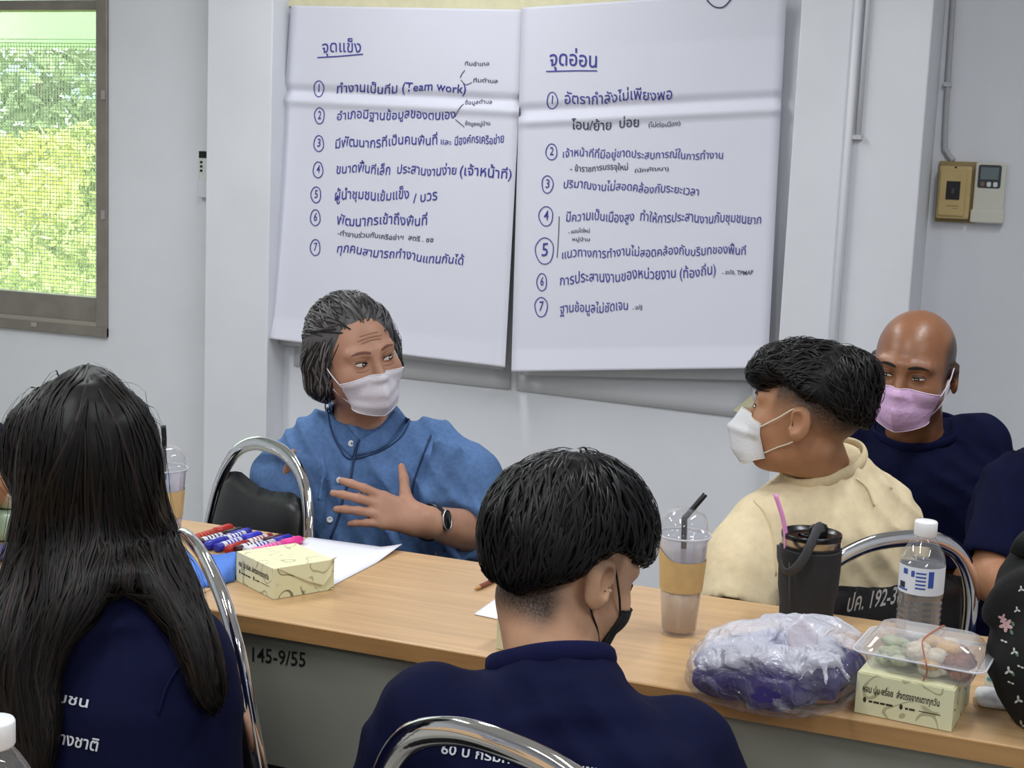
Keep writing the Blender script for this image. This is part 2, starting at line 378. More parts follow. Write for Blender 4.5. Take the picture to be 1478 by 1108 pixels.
for body, a, b_, h in (('ทำงานเป็นทีม', (486, 134), (573, 134), 19), ('(Team work)', (580, 131), (672, 133), 19),
        ('อำเภอมีฐานข้อมูลของตนเอง', (486, 172), (657, 171), 18), ('มีพัฒนากรที่เป็นคนพื้นที่', (484, 214), (631, 207), 19), ('และ', (636, 208), (651, 208), 12), ('มีองค์กรเครือข่าย', (656, 208), (727, 206), 17),
        ('ขนาดพื้นที่เล็ก  ประสานงานง่าย', (485, 249), (658, 253), 19), ('(เจ้าหน้าที่)', (663, 254), (738, 256), 21), ('ผู้นำชุมชนเข้มแข็ง', (483, 288), (590, 288), 20), ('/ บวร', (596, 291), (631, 290), 20),
        ('พัฒนากรเข้าถึงพื้นที่', (486, 325), (616, 324), 20), ('ทุกคนสามารถทำงานแทนกันได้', (486, 364), (668, 383), 18)):
    write(S1, bl, body, a, b_, h, thick=.008, jit=.08)
for body, a, b_, h in (('ทีมอำเภอ', (671, 95), (706, 94), 8), ('ทีมตำบล', (683, 119), (718, 119), 8), ('ข้อมูลตำบล', (671, 150), (710, 150), 8), ('ข้อมูลหมู่บ้าน', (671, 181), (707, 181), 8), ('-ทำงานร่วมกับเครือข่าย  สตรี . ชช', (487, 340), (625, 349), 10)):
    write(S1, bk, body, a, b_, h, thick=.01)
for pts in ([(664, 112), (667, 106), (671, 101)], [(665, 115), (672, 122), (681, 119)], [(657, 168), (663, 156), (669, 150)], [(657, 172), (664, 178), (670, 183)]): strokeline(S1, bk, pts, 1)
bl.build('handwritten_lettering', M_INK, p1); bk.build('note_lettering', M_INK2, p1)
bl = MB(); bk = MB()
write(S2, bl, 'จุดอ่อน', (793, 97), (861, 95), 30, thick=.008); strokeline(S2, bl, [(788, 103), (830, 102), (862, 102)], 1.6)
for s, c, rx, ry in (('1', (797, 145), 7.5, 12), ('2', (796, 219), 8, 11.5), ('3', (790, 266), 8, 12.5), ('4', (788, 312), 10, 14), ('5', (786, 362), 13, 19), ('6', (782, 407), 7, 12.5), ('7', (781, 443), 9, 14)): num(S2, bl, s, c, rx, ry)
for body, a, b_, h in (('อัตรากำลังไม่เพียงพอ', (815, 152), (970, 142), 22), ('เจ้าหน้าที่ที่มีอยู่ขาดประสบการณ์ในการทำงาน', (812, 226), (1043, 230), 16), ('ปริมาณงานไม่สอดคล้องกับระยะเวลา', (813, 271), (1008, 281), 17),
        ('มีความเป็นเมืองสูง  ทำให้การประสานงานกับชุมชนยาก', (817, 318), (1098, 322), 19), ('แนวทางการทำงานไม่สอดคล้องกับบริบทของพื้นที่', (811, 372), (1076, 366), 18), ('การประสานงานของหน่วยงาน', (808, 410), (975, 400), 21), ('(ท้องถิ่น)', (981, 400), (1033, 397), 20), ('ฐานข้อมูลไม่ชัดเจน', (808, 452), (906, 448), 19)):
    write(S2, bl, body, a, b_, h, thick=.003, jit=.08)
for body, a, b_, h in (('โอน/ย้าย  บ่อย', (825, 188), (922, 184), 19), ('(ไม่ต่อเนื่อง)', (936, 184), (982, 181), 9), ('- ข้าราชการบรรจุใหม่', (823, 248), (906, 244), 12), ('(นักพัฒนา)', (916, 248), (965, 246), 8), ('- คอนโดใหม่', (820, 337), (851, 335), 8), ('หมู่บ้าน', (826, 348), (851, 347), 7), ('- อปจ, TPMAP', (1042, 396), (1087, 396), 9), ('- จปฐ', (913, 447), (927, 446), 9)):
    write(S2, bk, body, a, b_, h, thick=.008)
strokeline(S2, bk, [(807, 312), (806, 340), (804, 372)], 1)
strokeline(S2, bk, [(1016, -10), (1022, 2), (1032, 10), (1044, 10), (1054, 0), (1058, -8)], 2)
bl.build('handwritten_lettering', M_INK, p2); bk.build('note_lettering', M_INK2, p2)

U2 = Sheet((760, 40), (1120, 20), (1104, 549), (751, 541), lambda u, v: YB-.010-.03*v*v)
tag(solid(U2.mesh('blank_sheet', M_PAPER_OLD, None, 12, 30), .0006), 'blank paper sheet just showing below the sheet with the ringed 5', 'paper sheet')
U1 = Sheet((440, 60), (745, 60), (727, 534), (398, 496), lambda u, v: YB-.009-.03*v*v)
tag(solid(U1.mesh('blank_sheet', M_PAPER_OLD, None, 12, 30), .0006), 'blank paper sheet just showing below the sheet behind the woman in blue', 'paper sheet')
O2 = Sheet((770, 60), (1110, 50), (1082, 604), (745, 563), lambda u, v: YB-.004-.003*v)
tag(solid(O2.mesh('backing_sheet', M_PAPER_OLD, None, 12, 30), .0006), 'hindmost paper sheet with a slanting lower edge, taped near the cream shirted man', 'paper sheet')
O1 = Sheet((450, 70), (750, 60), (736, 562), (424, 528), lambda u, v: YB-.004-.003*v)
tag(solid(O1.mesh('backing_sheet', M_PAPER_OLD, None, 12, 30), .0006), 'hindmost paper sheet with its lower edge beside the grey hair', 'paper sheet')
T = lambda pts, Y: [ony(px, py, Y) for px, py in pts]
def tape(name, pts, Y, label):
    n = len(pts)//2; top = pts[:n]; bot = pts[n:][::-1]
    g = [T(catmull(top, 4), Y), T(catmull(bot, 4), Y)]
    tag(solid(MB().grid(g).build(name, M_TAPE), .0008), label, 'tape', 'strips of masking tape')
tape('masking_tape', [(405, -14), (560, -12), (757, -8), (757, 17), (580, 13), (417, 9)], YB-.011, 'cream masking tape along the top of the sheet behind the woman')
tape('masking_tape', [(750, -14), (900, -20), (1140, -30), (1140, -12), (900, 5), (750, 13)], YB-.021, 'cream masking tape along the top of the sheet with the ringed 5')
tape('masking_tape', [(1058, 592), (1085, 570), (1096, 610), (1085, 606)], YB-.012, 'tan tape at the corner of the hindmost sheet beside the white mask')

# ------------------------------------------------------------ fittings on the right
M_PVC = mat('white_pvc', (214, 215, 222), .4); M_PVC2 = mat('pvc_clip', (190, 190, 194), .5)
pipe = empty('conduit_pipe', ony(1205, 470, YP), 'white plastic conduit running up the wall column beside the paper sheets', 'conduit')
pa = ony(1222, 240, YP-.012); zt_ = CEIL
MB().tube([(pa[0], YP-.011, .05), (pa[0], YP-.011, zt_)], .011, 12).build('main_tube', M_PVC, pipe, True)
zc = ony(1228, 198, YP)[2]
MB().tube([(pa[0]+.024, YP-.007, zc), (pa[0]+.024, YP-.007, zt_)], .007, 10).build('thin_tube', M_PVC, pipe, True)
MB().box((pa[0]+.022, YP-.009, zc), (.026, .018, .012)).build('clip', M_PVC2, pipe)
cd = empty('conduit_pipe', ony(1366, 220, YR), 'thin grey conduit in the wall corner dropping to the tan switch box', 'conduit')
MB().tube(catmull([(*ony(1375, -60, YR-.01)[:1], YR-.01, CEIL), tuple(ony(1372, 60, YR-.01)), tuple(ony(1364, 200, YR-.01)), tuple(ony(1366, 218, YR-.01)), tuple(ony(1376, 232, YR-.012))], 8), .008, 10).build('tube', mat('grey_pvc', (176, 176, 180), .5), cd, True)
q = ony(1368, 122, YR-.01); MB().box(q, (.022, .022, .012)).build('clip', M_PVC2, cd)

M_TAN = mat('tan_plastic', (188, 164, 112), .4, noise=.06, nscale=18); M_TAN2 = mat('tan_plastic_dark', (150, 130, 88), .45); M_BLK = mat('black_plastic', (18, 18, 20), .35)
def PQ(px, py, Y): return ony(px, py, Y)
a = PQ(1357, 232, YR-.02); b_ = PQ(1403, 322, YR-.02); cx, cz = (a[0]+b_[0])/2, (a[2]+b_[2])/2; w_, h_ = b_[0]-a[0], a[2]-b_[2]
sw = empty('breaker_box', (cx, YR, cz-h_/2), 'tan plastic circuit breaker box with a black switch window on the wall', 'breaker box')
Mfront = rotx(PI/2)
MB().rbox((cx+.004, YR-.008, cz), (w_+.012, h_, .016), .004, 3, Mfront).build('back_plate', M_TAN2, sw)
MB().rbox((cx-.004, YR-.032, cz-.002), (w_-.012, h_*.86, .04), .006, 3, Mfront, .006).build('cover', M_TAN, sw)
MB().rbox((cx-.008, YR-.053, cz-.006), (w_-.03, h_*.72, .008), .004, 3, Mfront, .003).build('raised_panel', M_TAN, sw)
MB().box((cx-.006, YR-.0575, cz+.004), (.038, .003, .052)).build('switch_window', M_BLK, sw)
MB().box((cx-.006, YR-.06, cz+.002), (.008, .006, .014)).build('switch_lever', mat('switch_grey', (60, 60, 64), .4), sw)
MB().box((cx-.004, YR-.0573, cz-.040), (.034, .0008, .003)).box((cx+.004, YR-.0573, cz-.047), (.018, .0008, .002)).build('lettering', M_TAN2, sw)
MB().ball((cx-.004, YR-.052, cz+h_*.40), (.003, .002, .003), 10, 6).build('screw', M_BLK, sw)

M_RC = mat('remote_ivory', (206, 205, 192), .45); M_LCD = mat('lcd_grey', (104, 116, 118), .2); M_RCD = mat('remote_dark_panel', (52, 60, 68), .35)
a = PQ(1409, 233, YR-.03); b_ = PQ(1446, 322, YR-.03); cx, cz = (a[0]+b_[0])/2, (a[2]+b_[2])/2; w_, h_ = b_[0]-a[0], a[2]-b_[2]
rc = empty('remote_control', (cx, YR, cz-h_/2), 'ivory air conditioner remote in a wall holder beside the tan switch box', 'remote control')
MB().rbox((cx, YR-.022, cz+.004), (w_, h_*.95, .02), .008, 4, Mfront, .004).build('body', M_RC, rc, False)
MB().rbox((cx, YR-.02, cz-h_*.40), (w_+.008, h_*.22, .038), .006, 4, Mfront, .004).build('wall_holder', M_RC, rc)
MB().rbox((cx-.002, YR-.033, cz+h_*.26), (w_*.74, h_*.38, .004), .006, 4, Mfront, .001).build('display_panel', M_RCD, rc)
MB().box((cx-.002, YR-.0355, cz+h_*.31), (w_*.58, .002, h_*.2)).build('screen', M_LCD, rc)
for i, c in enumerate(((120, 90, 70), (210, 212, 210), (210, 212, 210))):
    MB().rbox((cx-.002+(i-1)*.0175, YR-.036, cz+h_*.13), (.012, .014, .004), .004, 3, Mfront, .001).build('button', mat('button_%s' % ('brown' if i == 0 else 'pale'), c, .4), rc)
rl = ony(292, 247, YB-.02)
xr = ony(288, 247, YB-.02)[0]+.0225
r2 = empty('remote_control', (xr, YB, rl[2]-.08), 'white remote half hidden by the wall column beside the window', 'remote control')
MB().rbox((xr, YB-.014, rl[2]-.004), (.045, .15, .022), .006, 4, Mfront, .003).build('body', mat('remote_white', (214, 214, 212), .4), r2)
MB().rbox((xr, YB-.012, rl[2]-.06), (.052, .055, .03), .006, 4, Mfront, .003).build('wall_holder', M_PVC, r2)
MB().box((xr-.004, YB-.026, rl[2]+.055), (.034, .003, .022)).build('screen', M_BLK, r2)
for k in range(3): MB().box((xr-.012, YB-.0265, rl[2]+.03-k*.014), (.008, .003, .007)).build('button', M_BLK, r2)
# ------------------------------------------------------------ tables
def wood(name, rgb):
    m, nt, p = nodemat(name)
    tc = nt.nodes.new('ShaderNodeTexCoord'); mp = nt.nodes.new('ShaderNodeMapping'); mp.inputs['Scale'].default_value = (1.6, 26, 26)
    n = nt.nodes.new('ShaderNodeTexNoise'); n.inputs['Scale'].default_value = 3; n.inputs['Detail'].default_value = 7; n.inputs['Distortion'].default_value = .4
    cr = nt.nodes.new('ShaderNodeValToRGB'); e = cr.color_ramp.elements
    e[0].position = .3; e[0].color = (*[q*.84 for q in lin(rgb)], 1); e[1].position = .7; e[1].color = (*[min(1, q*1.1) for q in lin(rgb)], 1)
    nt.links.new(tc.outputs['Object'], mp.inputs[0]); nt.links.new(mp.outputs[0], n.inputs['Vector']); nt.links.new(n.outputs['Fac'], cr.inputs[0]); nt.links.new(cr.outputs[0], p.inputs['Base Color'])
    p.inputs['Roughness'].default_value = .32; return m
M_WOOD = wood('beech_laminate', (197, 161, 118)); M_EDGE = wood('beech_edging', (176, 134, 86))
M_PANEL = mat('grey_green_panel', (150, 151, 140), .45, noise=.02, nscale=3); M_STEEL = mat('painted_steel', (120, 122, 120), .4, .6)
M_CHROME = mat('chrome', (225, 225, 228), .07, 1.0); M_MARK = mat('black_marker_ink', (30, 30, 32), .6)
TZ = .75; YN_, YF_ = 1.745, 2.187; XS = onz(327, 840)[0]
def table(xa, xb, ya, yb, label, panel=True):
    o = empty('folding_table', ((xa+xb)/2, (ya+yb)/2, 0), label, 'table', 'folding meeting tables')
    bev(MB().box2((xa, ya+.003, TZ-.024), (xb, yb, TZ)).build('tabletop', M_WOOD, o), .002)
    MB().box2((xa, ya, TZ-.025), (xb, ya+.003, TZ-.001)).build('edge_band', M_EDGE, o)
    if panel: 
        MB().box2((xa+.04, ya+.022, .52), (xb-.04, ya+.036, TZ-.026)).build('modesty_panel', M_PANEL, o)
    for sx in (xa+.07, xb-.07):
        for sy in (ya+.06, yb-.05):
            l = MB().tube([(sx, sy, TZ-.026), (sx, sy, .015)], .013, 10).build('leg', M_STEEL, o, True)
            MB().lathe([(.017, 0), (.017, .02)], (sx, sy, 0), 10).build('foot', M_BLK, l)
        MB().tube([(sx, ya+.06, .12), (sx, yb-.05, .12)], .009, 8).build('crossbar', M_STEEL, o, True)
    return o
tabR = table(XS+.0015, XS+1.5, YN_, YF_, 'beech topped folding table with a grey panel and black number, in the middle')
tabL = table(XS-1.5, XS-.0015, YN_+.004, YF_-.004, 'beech topped folding table at the left carrying the markers')
tabC = table(-1.5, -.45, .42, .98, 'folding table nearest the camera, below the water bottle cap', False)
def onpanel(px, py): return ony(px, py, YN_+.0215)
v, f = text_mesh('ปค 145-9/55', 2, .012); A = onpanel(328, 950); B = onpanel(441, 962); wd = v[:, 0].max(); h = .031
MB().add([A+(B-A)*(x/wd)+np.array([0, -.0005, y*h]) for x, y in v], f).build('panel_number', M_MARK, tabR)

# ------------------------------------------------------------ chairs
M_VINYL = mat('black_vinyl', (17, 17, 21), .42, bump=.05, bscale=260); M_FRAMEB = mat('black_frame', (26, 26, 28), .4, .4)
def arch(n=7):
    half = [(.178, -.185, .40), (.188, -.20, .50), (.197, -.222, .62), (.196, -.240, .72), (.178, -.252, .80), (.135, -.262, .862), (.07, -.267, .893), (0, -.268, .900)]
    P = [(-x, y, z) for x, y, z in half]+[(x, y, z) for x, y, z in half[::-1][1:]]
    return catmull(P, n)
def yb(z): return np.interp(z, [.40, .5, .62, .72, .8, .862, .9], [-.185, -.20, -.222, -.240, -.252, -.262, -.268])
def make_chair(label, loc, rz, group='black and chrome banquet chairs', hs=1.0):
    o = empty('banquet_chair', (0, 0, 0), label, 'chair', group)
    MB().tube(arch(), .015, 12, flat=(.62, 1.0), up=(0, 1, 0)).build('back_frame', M_CHROME, o, True)
    g = []; nu, nv = 21, 15
    for side in (1, -1):
        rows = []
        for j in range(nv):
            row = []
            for i in range(nu):
                s = -1+2*i/(nu-1)
                zt = .815+.016*math.sin(abs(s)*PI*.5)**2-.012*max(0, abs(s)-.75)*4; z = .47+(zt-.47)*(j/(nv-1))
                hw = np.interp(z, [.40, .5, .62, .72, .8, .84], [.150, .164, .176, .176, .160, .140])
                e = (1-abs(s)**4)*(1-abs(2*j/(nv-1)-1)**6)
                row.append((s*hw, yb(z)+side*(.0022+.022*e**.6), z))
            rows.append(row)
        g.append(rows)
    b = MB(); b.grid(g[0]); b.grid([r[::-1] for r in g[1]])
    back = b.build('backrest', M_VINYL, o, True); bm = bmesh.new(); bm.from_mesh(back.data); bmesh.ops.remove_doubles(bm, verts=bm.verts, dist=.0052); bm.to_mesh(back.data); bm.free()
    back.data.polygons.foreach_set('use_smooth', np.ones(len(back.data.polygons), bool))
    MB().rbox((0, .015, .445), (.40, .40, .06), .07, 6, None, .02).build('seat', M_VINYL, o, True)
    MB().tube([(-.17, -.17, .408), (.17, -.17, .408), (.17, .19, .408), (-.17, .19, .408)], .011, 8, closed=True).build('seat_frame', M_CHROME, o, True)
    for sx in (-1, 1):
        for P in ([(sx*.178, -.185, .41), (sx*.185, -.20, .2), (sx*.195, -.235, .012)], [(sx*.175, .17, .40), (sx*.185, .19, .2), (sx*.19, .205, .012)]):
            l = MB().tube(catmull(P, 5), .012, 10).build('leg', M_CHROME, o, True)
            MB().lathe([(.015, 0), (.016, .012), (.013, .025)], (P[-1][0], P[-1][1], 0), 10).build('glide', M_BLK, l)
    for sx in (-1, 1): MB().tube([(sx*.186, -.2, .2), (sx*.186, .19, .2)], .008, 8).build('stretcher', M_CHROME, o, True)
    o.location = (loc[0], loc[1], 0); o.rotation_euler = (0, 0, rz); o.scale = (1, 1, hs)
    return o
def chair_at(proto, back, rz, label, hs=1.0):
    c = copy_tree(proto) if proto else make_chair(label, (0, 0), 0)
    c['label'] = label; c.location = (back[0]-.25*math.sin(rz), back[1]+.25*math.cos(rz), 0); c.rotation_euler = (0, 0, rz); c.scale = (1, 1, hs); return c
q = atd(378, 690, 2.74)
ch1 = chair_at(None, q, math.radians(149), 'empty black chair with a chrome arch behind the markers, left of the woman in blue', .962)
q = atd(756, 1046, 1.22)
ch2 = chair_at(ch1, (q[0], q[1]), math.radians(-20), 'black and chrome chair at the bottom edge holding the boy in navy', q[2]/.915)
ch3 = chair_at(ch1, (-1.03, 1.58), math.radians(-43), 'chrome arched chair standing beside the long haired girl', 1.0)
q = atd(1280, 850, 2.30)
ch4 = chair_at(ch1, q, math.radians(48), 'black chair numbered in white pen, under the cream shirted man', .955)
v, f = text_mesh('ปค. 192-36', 2, .012); wd = v[:, 0].max()
mw = Matrix.Translation(ch4.location) @ ch4.rotation_euler.to_matrix().to_4x4() @ Matrix.Diagonal((1, 1, .955, 1))
inv = np.array(mw.inverted()); pts = []
nrm = np.array(mw.to_3x3() @ Vector((0, -1, 0)))
A3 = np.array(mw @ Vector((0, -.265, .68)))
def onback(px, py):
    d = ray(px, py); t = ((A3-CAM) @ nrm)/(d @ nrm); return CAM+d*t
ta, tb = onback(1215, 880), onback(1294, 866); up_ = np.array([0, 0, .042])
pts = [ta+(tb-ta)*(x/wd)+up_*y+nrm*.001 for x, y in v]
pts = np.array(pts) @ inv[:3, :3].T+inv[:3, 3]
# seat the writing on the pad's rear face
pts[:, 1] = np.minimum(pts[:, 1], np.array([yb(z) for z in pts[:, 2]])-.0255)
mesh_obj('seat_number', pts, f, mat('white_pen', (205, 205, 205), .6), ch4, False, False)

# ------------------------------------------------------------ snack boxes
def doodle(name, rgb, ink, dens=9.0, thr=.93):
    m, nt, p = nodemat(name); tc = nt.nodes.new('ShaderNodeTexCoord')
    n = nt.nodes.new('ShaderNodeTexNoise'); n.inputs['Scale'].default_value = 26; n.inputs['Detail'].default_value = .6
    nt.links.new(tc.outputs['Object'], n.inputs['Vector'])
    a = nt.nodes.new('ShaderNodeMath'); a.operation = 'MULTIPLY'; a.inputs[1].default_value = dens*6.283; nt.links.new(n.outputs['Fac'], a.inputs[0])
    s = nt.nodes.new('ShaderNodeMath'); s.operation = 'SINE'; nt.links.new(a.outputs[0], s.inputs[0])
    g = nt.nodes.new('ShaderNodeMapRange'); g.inputs['From Min'].default_value = thr; g.inputs['From Max'].default_value = thr+.05; nt.links.new(s.outputs[0], g.inputs['Value'])
    n2 = nt.nodes.new('ShaderNodeTexNoise'); n2.inputs['Scale'].default_value = 34; nt.links.new(tc.outputs['Object'], n2.inputs['Vector'])
    g2 = nt.nodes.new('ShaderNodeMapRange'); g2.inputs['From Min'].default_value = .42; g2.inputs['From Max'].default_value = .5; nt.links.new(n2.outputs['Fac'], g2.inputs['Value'])
    mu = nt.nodes.new('ShaderNodeMath'); mu.operation = 'MULTIPLY'; nt.links.new(g.outputs[0], mu.inputs[0]); nt.links.new(g2.outputs[0], mu.inputs[1])
    mx = nt.nodes.new('ShaderNodeMix'); mx.data_type = 'RGBA'; mx.inputs[6].default_value = (*lin(rgb), 1); mx.inputs[7].default_value = (*lin(ink), 1)
    nt.links.new(mu.outputs[0], mx.inputs[0]); nt.links.new(mx.outputs[2], p.inputs['Base Color']); p.inputs['Roughness'].default_value = .55
    return m
M_CARD = mat('cream_card', (226, 224, 184), .55); M_DOOD = doodle('cream_card_doodles', (222, 219, 178), (128, 122, 92), 6, .86); M_DOOD2 = doodle('cream_card_faint', (224, 222, 184), (180, 176, 140), 4, .9)
M_BRN = mat('brown_print', (58, 46, 38), .6)
def snack_box(c0, ux, L, D, Hh, label, flap=False):
    # c0: front left bottom corner; ux: unit vector along the lettered side
    o = empty('snack_box', c0, label, 'box', 'cream printed snack boxes')
    ux = unit(np.array([ux[0], ux[1], 0])); uy = np.array([-ux[1], ux[0], 0]); uz = V(0, 0, 1); c0 = np.array([c0[0], c0[1], TZ+.0008])
    P = lambda a, b, c: c0+ux*a+uy*b+uz*c
    q = [P(0, 0, 0), P(L, 0, 0), P(L, D, 0), P(0, D, 0), P(0, 0, Hh), P(L, 0, Hh), P(L, D, Hh), P(0, D, Hh)]
    MB().add(q, [(0, 3, 2, 1), (4, 5, 6, 7), (0, 1, 5, 4), (3, 0, 4, 7), (2, 3, 7, 6)]).build('carton', M_DOOD2, o)
    bv = P(0, 0, 0)
    s = MB().add([P(L, 0, 0), P(L, D, 0), P(L, D, Hh), P(L, 0, Hh)], [(0, 1, 2, 3)]).build('patterned_side', M_DOOD, o)
    t = MB()
    for body, x0, x1, z, h in (('หอม นุ่ม อร่อย  ส่งตรงจากเตาทุกวัน', .07, .86, .56, .012), ('●', .08, .115, .30, .009), ('●', .46, .495, .30, .009)):
        v, f = text_mesh(body, 1, .02); wd = v[:, 0].max()
        t.add([P(L*(x0+(x1-x0)*x/wd), -.0004, Hh*z+h*y) for x, y in v], f)
    t.add([P(L*.66, -.0004, Hh*.36), P(L*.88, -.0004, Hh*.36), P(L*.88, -.0004, Hh*.34), P(L*.66, -.0004, Hh*.34)], [(0, 1, 2, 3)])
    for x0, x1 in ((.14, .18), (.19, .25), (.26, .31), (.32, .39), (.52, .55), (.56, .62)): t.add([P(L*x0, -.0004, Hh*.37), P(L*x1, -.0004, Hh*.37), P(L*x1, -.0004, Hh*.32), P(L*x0, -.0004, Hh*.32)], [(0, 1, 2, 3)])
    t.build('lettering', M_BRN, o)
    if flap:
        e = .0012
        MB().add([P(L+e, .004, Hh+e), P(L+e, D*.97, Hh+e), P(L+.004, D*.93, Hh*.55), P(L+.003, D*.80, Hh*.22), P(L+.002, D*.55, Hh*.42)], [(0, 4, 3), (0, 3, 1), (1, 3, 2)]).build('lid_flap', M_DOOD2, o)
        MB().add([P(L*.98, D*.97, Hh+e), P(L+.004, D*1.02, Hh+.006), P(L+.012, D*.9, Hh+.001)], [(0, 2, 1)]).build('tuck_tab', M_TAN2, o)
    else:
        MB().box(P(L*.5, D*.5, Hh+.0008), (L*.96, D*.96, .0012), np.array([ux, uy, uz]).T).build('lid', M_CARD, o)
    return o
A = onz(341, 838); B = onz(396, 866); sb1 = snack_box(A, (B-A), .119, .106, .047, 'cream snack box with its patterned lid flap open, beside the blue cloth', True)
A = onz(716, 936); sb2 = snack_box(A, (.98, -.12), .119, .106, .047, 'cream snack box half hidden behind the head of the boy in navy')
A = onz(1233, 1028); B = onz(1373, 1057); sb3 = snack_box(A, (B-A), .119, .122, .052, 'cream snack box under the clear food container')

# ------------------------------------------------------------ papers, pencil, cloth, markers
def sheet_on_table(name, px, label, z=TZ+.001, lift=None, m=None, n=10):
    c = [np.array(q, float) for q in px]; g = []
    for i in range(n):
        r = []
        for j in range(n):
            u, v = j/(n-1), i/(n-1); p = (c[0]*(1-u)+c[1]*u)*(1-v)+(c[3]*(1-u)+c[2]*u)*v; w = onz(p[0], p[1], z); w[2] += lift(u, v) if lift else 0; r.append(w)
        g.append(r)
    return tag(solid(MB().grid(g).build(name, m or M_WPAPER, None, True), .0006), label, 'paper')
M_WPAPER = mat('white_paper', (232, 233, 246), .6)
sheet_on_table('paper_sheet', [(445, 775), (580, 793), (470, 850), (400, 812)], 'blank white sheet lying beside the open snack box in front of the woman', TZ+.0012, lambda u, v: .010*max(0, u-.8)*5*max(0, 1-v*3))
sheet_on_table('paper_sheet', [(735, 850), (800, 862), (760, 902), (684, 886)], 'white sheet sticking out behind the snack box of the boy in navy', TZ+.0012)
pen = empty('pencil', onz(702, 842), 'brown wooden pencil lying on the table left of the dark haired boy', 'pencil')
a_, b2 = onz(685, 850, TZ+.004), onz(745, 822, TZ+.004)
MB().tube([a_+(b2-a_)*.1, b2], .0042, 6).build('shaft', mat('pencil_red_brown', (128, 70, 54), .4), pen)
MB().tube([a_, a_+(b2-a_)*.1], [.001, .0042], 6).build('tip', mat('pencil_wood', (190, 146, 92), .6), pen)
M_BLUECL = mat('blue_cloth', (78, 122, 206), .75, noise=.08, nscale=30, bump=.15, bscale=60)
cl = empty('cloth_pouch', onz(300, 815), 'bright blue cloth folded on the table between the chair and the snack box', 'cloth')
g = []
for i in range(14):
    r = []
    for j in range(18):
        u, v = j/17, i/13; p = (V(236, 797)*(1-u)+V(341, 800)*u)*(1-v)+(V(252, 848)*(1-u)+V(338, 832)*u)*v
        w = onz(p[0], p[1], TZ+.010+.012*(1-v)+.002*math.sin(u*13+v*5)); w[2] += .004*math.sin(u*7)*(1-v)-.010*max(0, v-.86)*6; r.append(w)
    g.append(r)
solid(MB().grid(g).build('cloth', M_BLUECL, cl, True), .006, 0)
pth = catmull([onz(250, 838, TZ+.012), onz(276, 838, TZ+.016), onz(290, 846, TZ+.010), onz(276, 852, TZ+.008), onz(262, 846, TZ+.01)], 6)
MB().tube(pth, .005, 8).build('rolled_hem', M_BLUECL, cl, True)
bk_ = empty('folder', onz(320, 835), 'thin black folder under the blue cloth', 'folder')
g = [[onz(p[0], p[1], TZ+.004) for p in ((262, 806), (343, 808))], [onz(p[0], p[1], TZ+.004) for p in ((268, 846), (343, 832))]]
solid(MB().grid(g).build('cover', M_BLK, bk_), .006, 0)
def marker(pa, pb, body, cap, label, capend=1, band=(225, 225, 232), r=.0075, z=0.0):
    a = onz(*pa, TZ+r+z); b = onz(*pb, TZ+r+z); d = b-a; d[2] = 0; b = a+unit(d)*.118; d = b-a
    o = empty('marker_pen', (a+b)/2, label, 'marker', 'marker pens in the pile')
    A = lambda t: a+d*t
    if capend == 0: A = lambda t: b-d*t
    MB().tube([A(.0), A(.01), A(.60)], [r*.8, r, r], 12).build('barrel', mat('marker_body', body, .4), o, True)
    MB().tube([A(.12), A(.52)], r*1.03, 12).build('wrapper', mat('marker_label', band, .4), o, True)
    MB().tube([A(.60), A(.61), A(.94), A(1.0)], [r*.9, r*1.18, r*1.1, r*.7], 12).build('cap', mat('marker_cap', cap, .35), o, True)
    b_ = MB()
    for t in (.2, .27, .34, .42): b_.tube([A(t), A(t+.03)], r*1.05, 12)
    b_.build('print', mat('marker_print', cap, .5), o, True)
    return o
RED, NAVY, BLK_, PINK = (176, 40, 32), (36, 38, 160), (30, 26, 36), (232, 60, 150)
marker((272, 780), (323, 764), (190, 70, 50), RED, 'red capped marker farthest from the blue cloth', band=(200, 90, 70))
marker((283, 784), (340, 768), (60, 30, 34), BLK_, 'black marker lying next to the red capped one')
marker((298, 786), (352, 769), (40, 44, 150), NAVY, 'navy marker with a white wrapper, third from the top of the pile', 1)
marker((296, 789), (340, 775), (40, 44, 150), NAVY, 'navy capped marker with its cap towards the blue cloth', 0)
marker((312, 791), (370, 773), (50, 52, 170), (46, 48, 190), 'bright blue capped marker in the middle of the pile', 1)
marker((326, 794), (372, 780), (150, 40, 40), (166, 38, 36), 'red marker with its cap towards the blue cloth', 0)
marker((340, 794), (392, 780), (60, 24, 34), (66, 20, 34), 'dark maroon capped marker near the snack box', 1)
marker((354, 795), (402, 781), (220, 222, 230), NAVY, 'navy capped marker with white barrel, next to the pink one', 1)
marker((366, 797), (414, 784), (238, 90, 170), PINK, 'pink marker nearest the white paper', 1, (240, 140, 196))

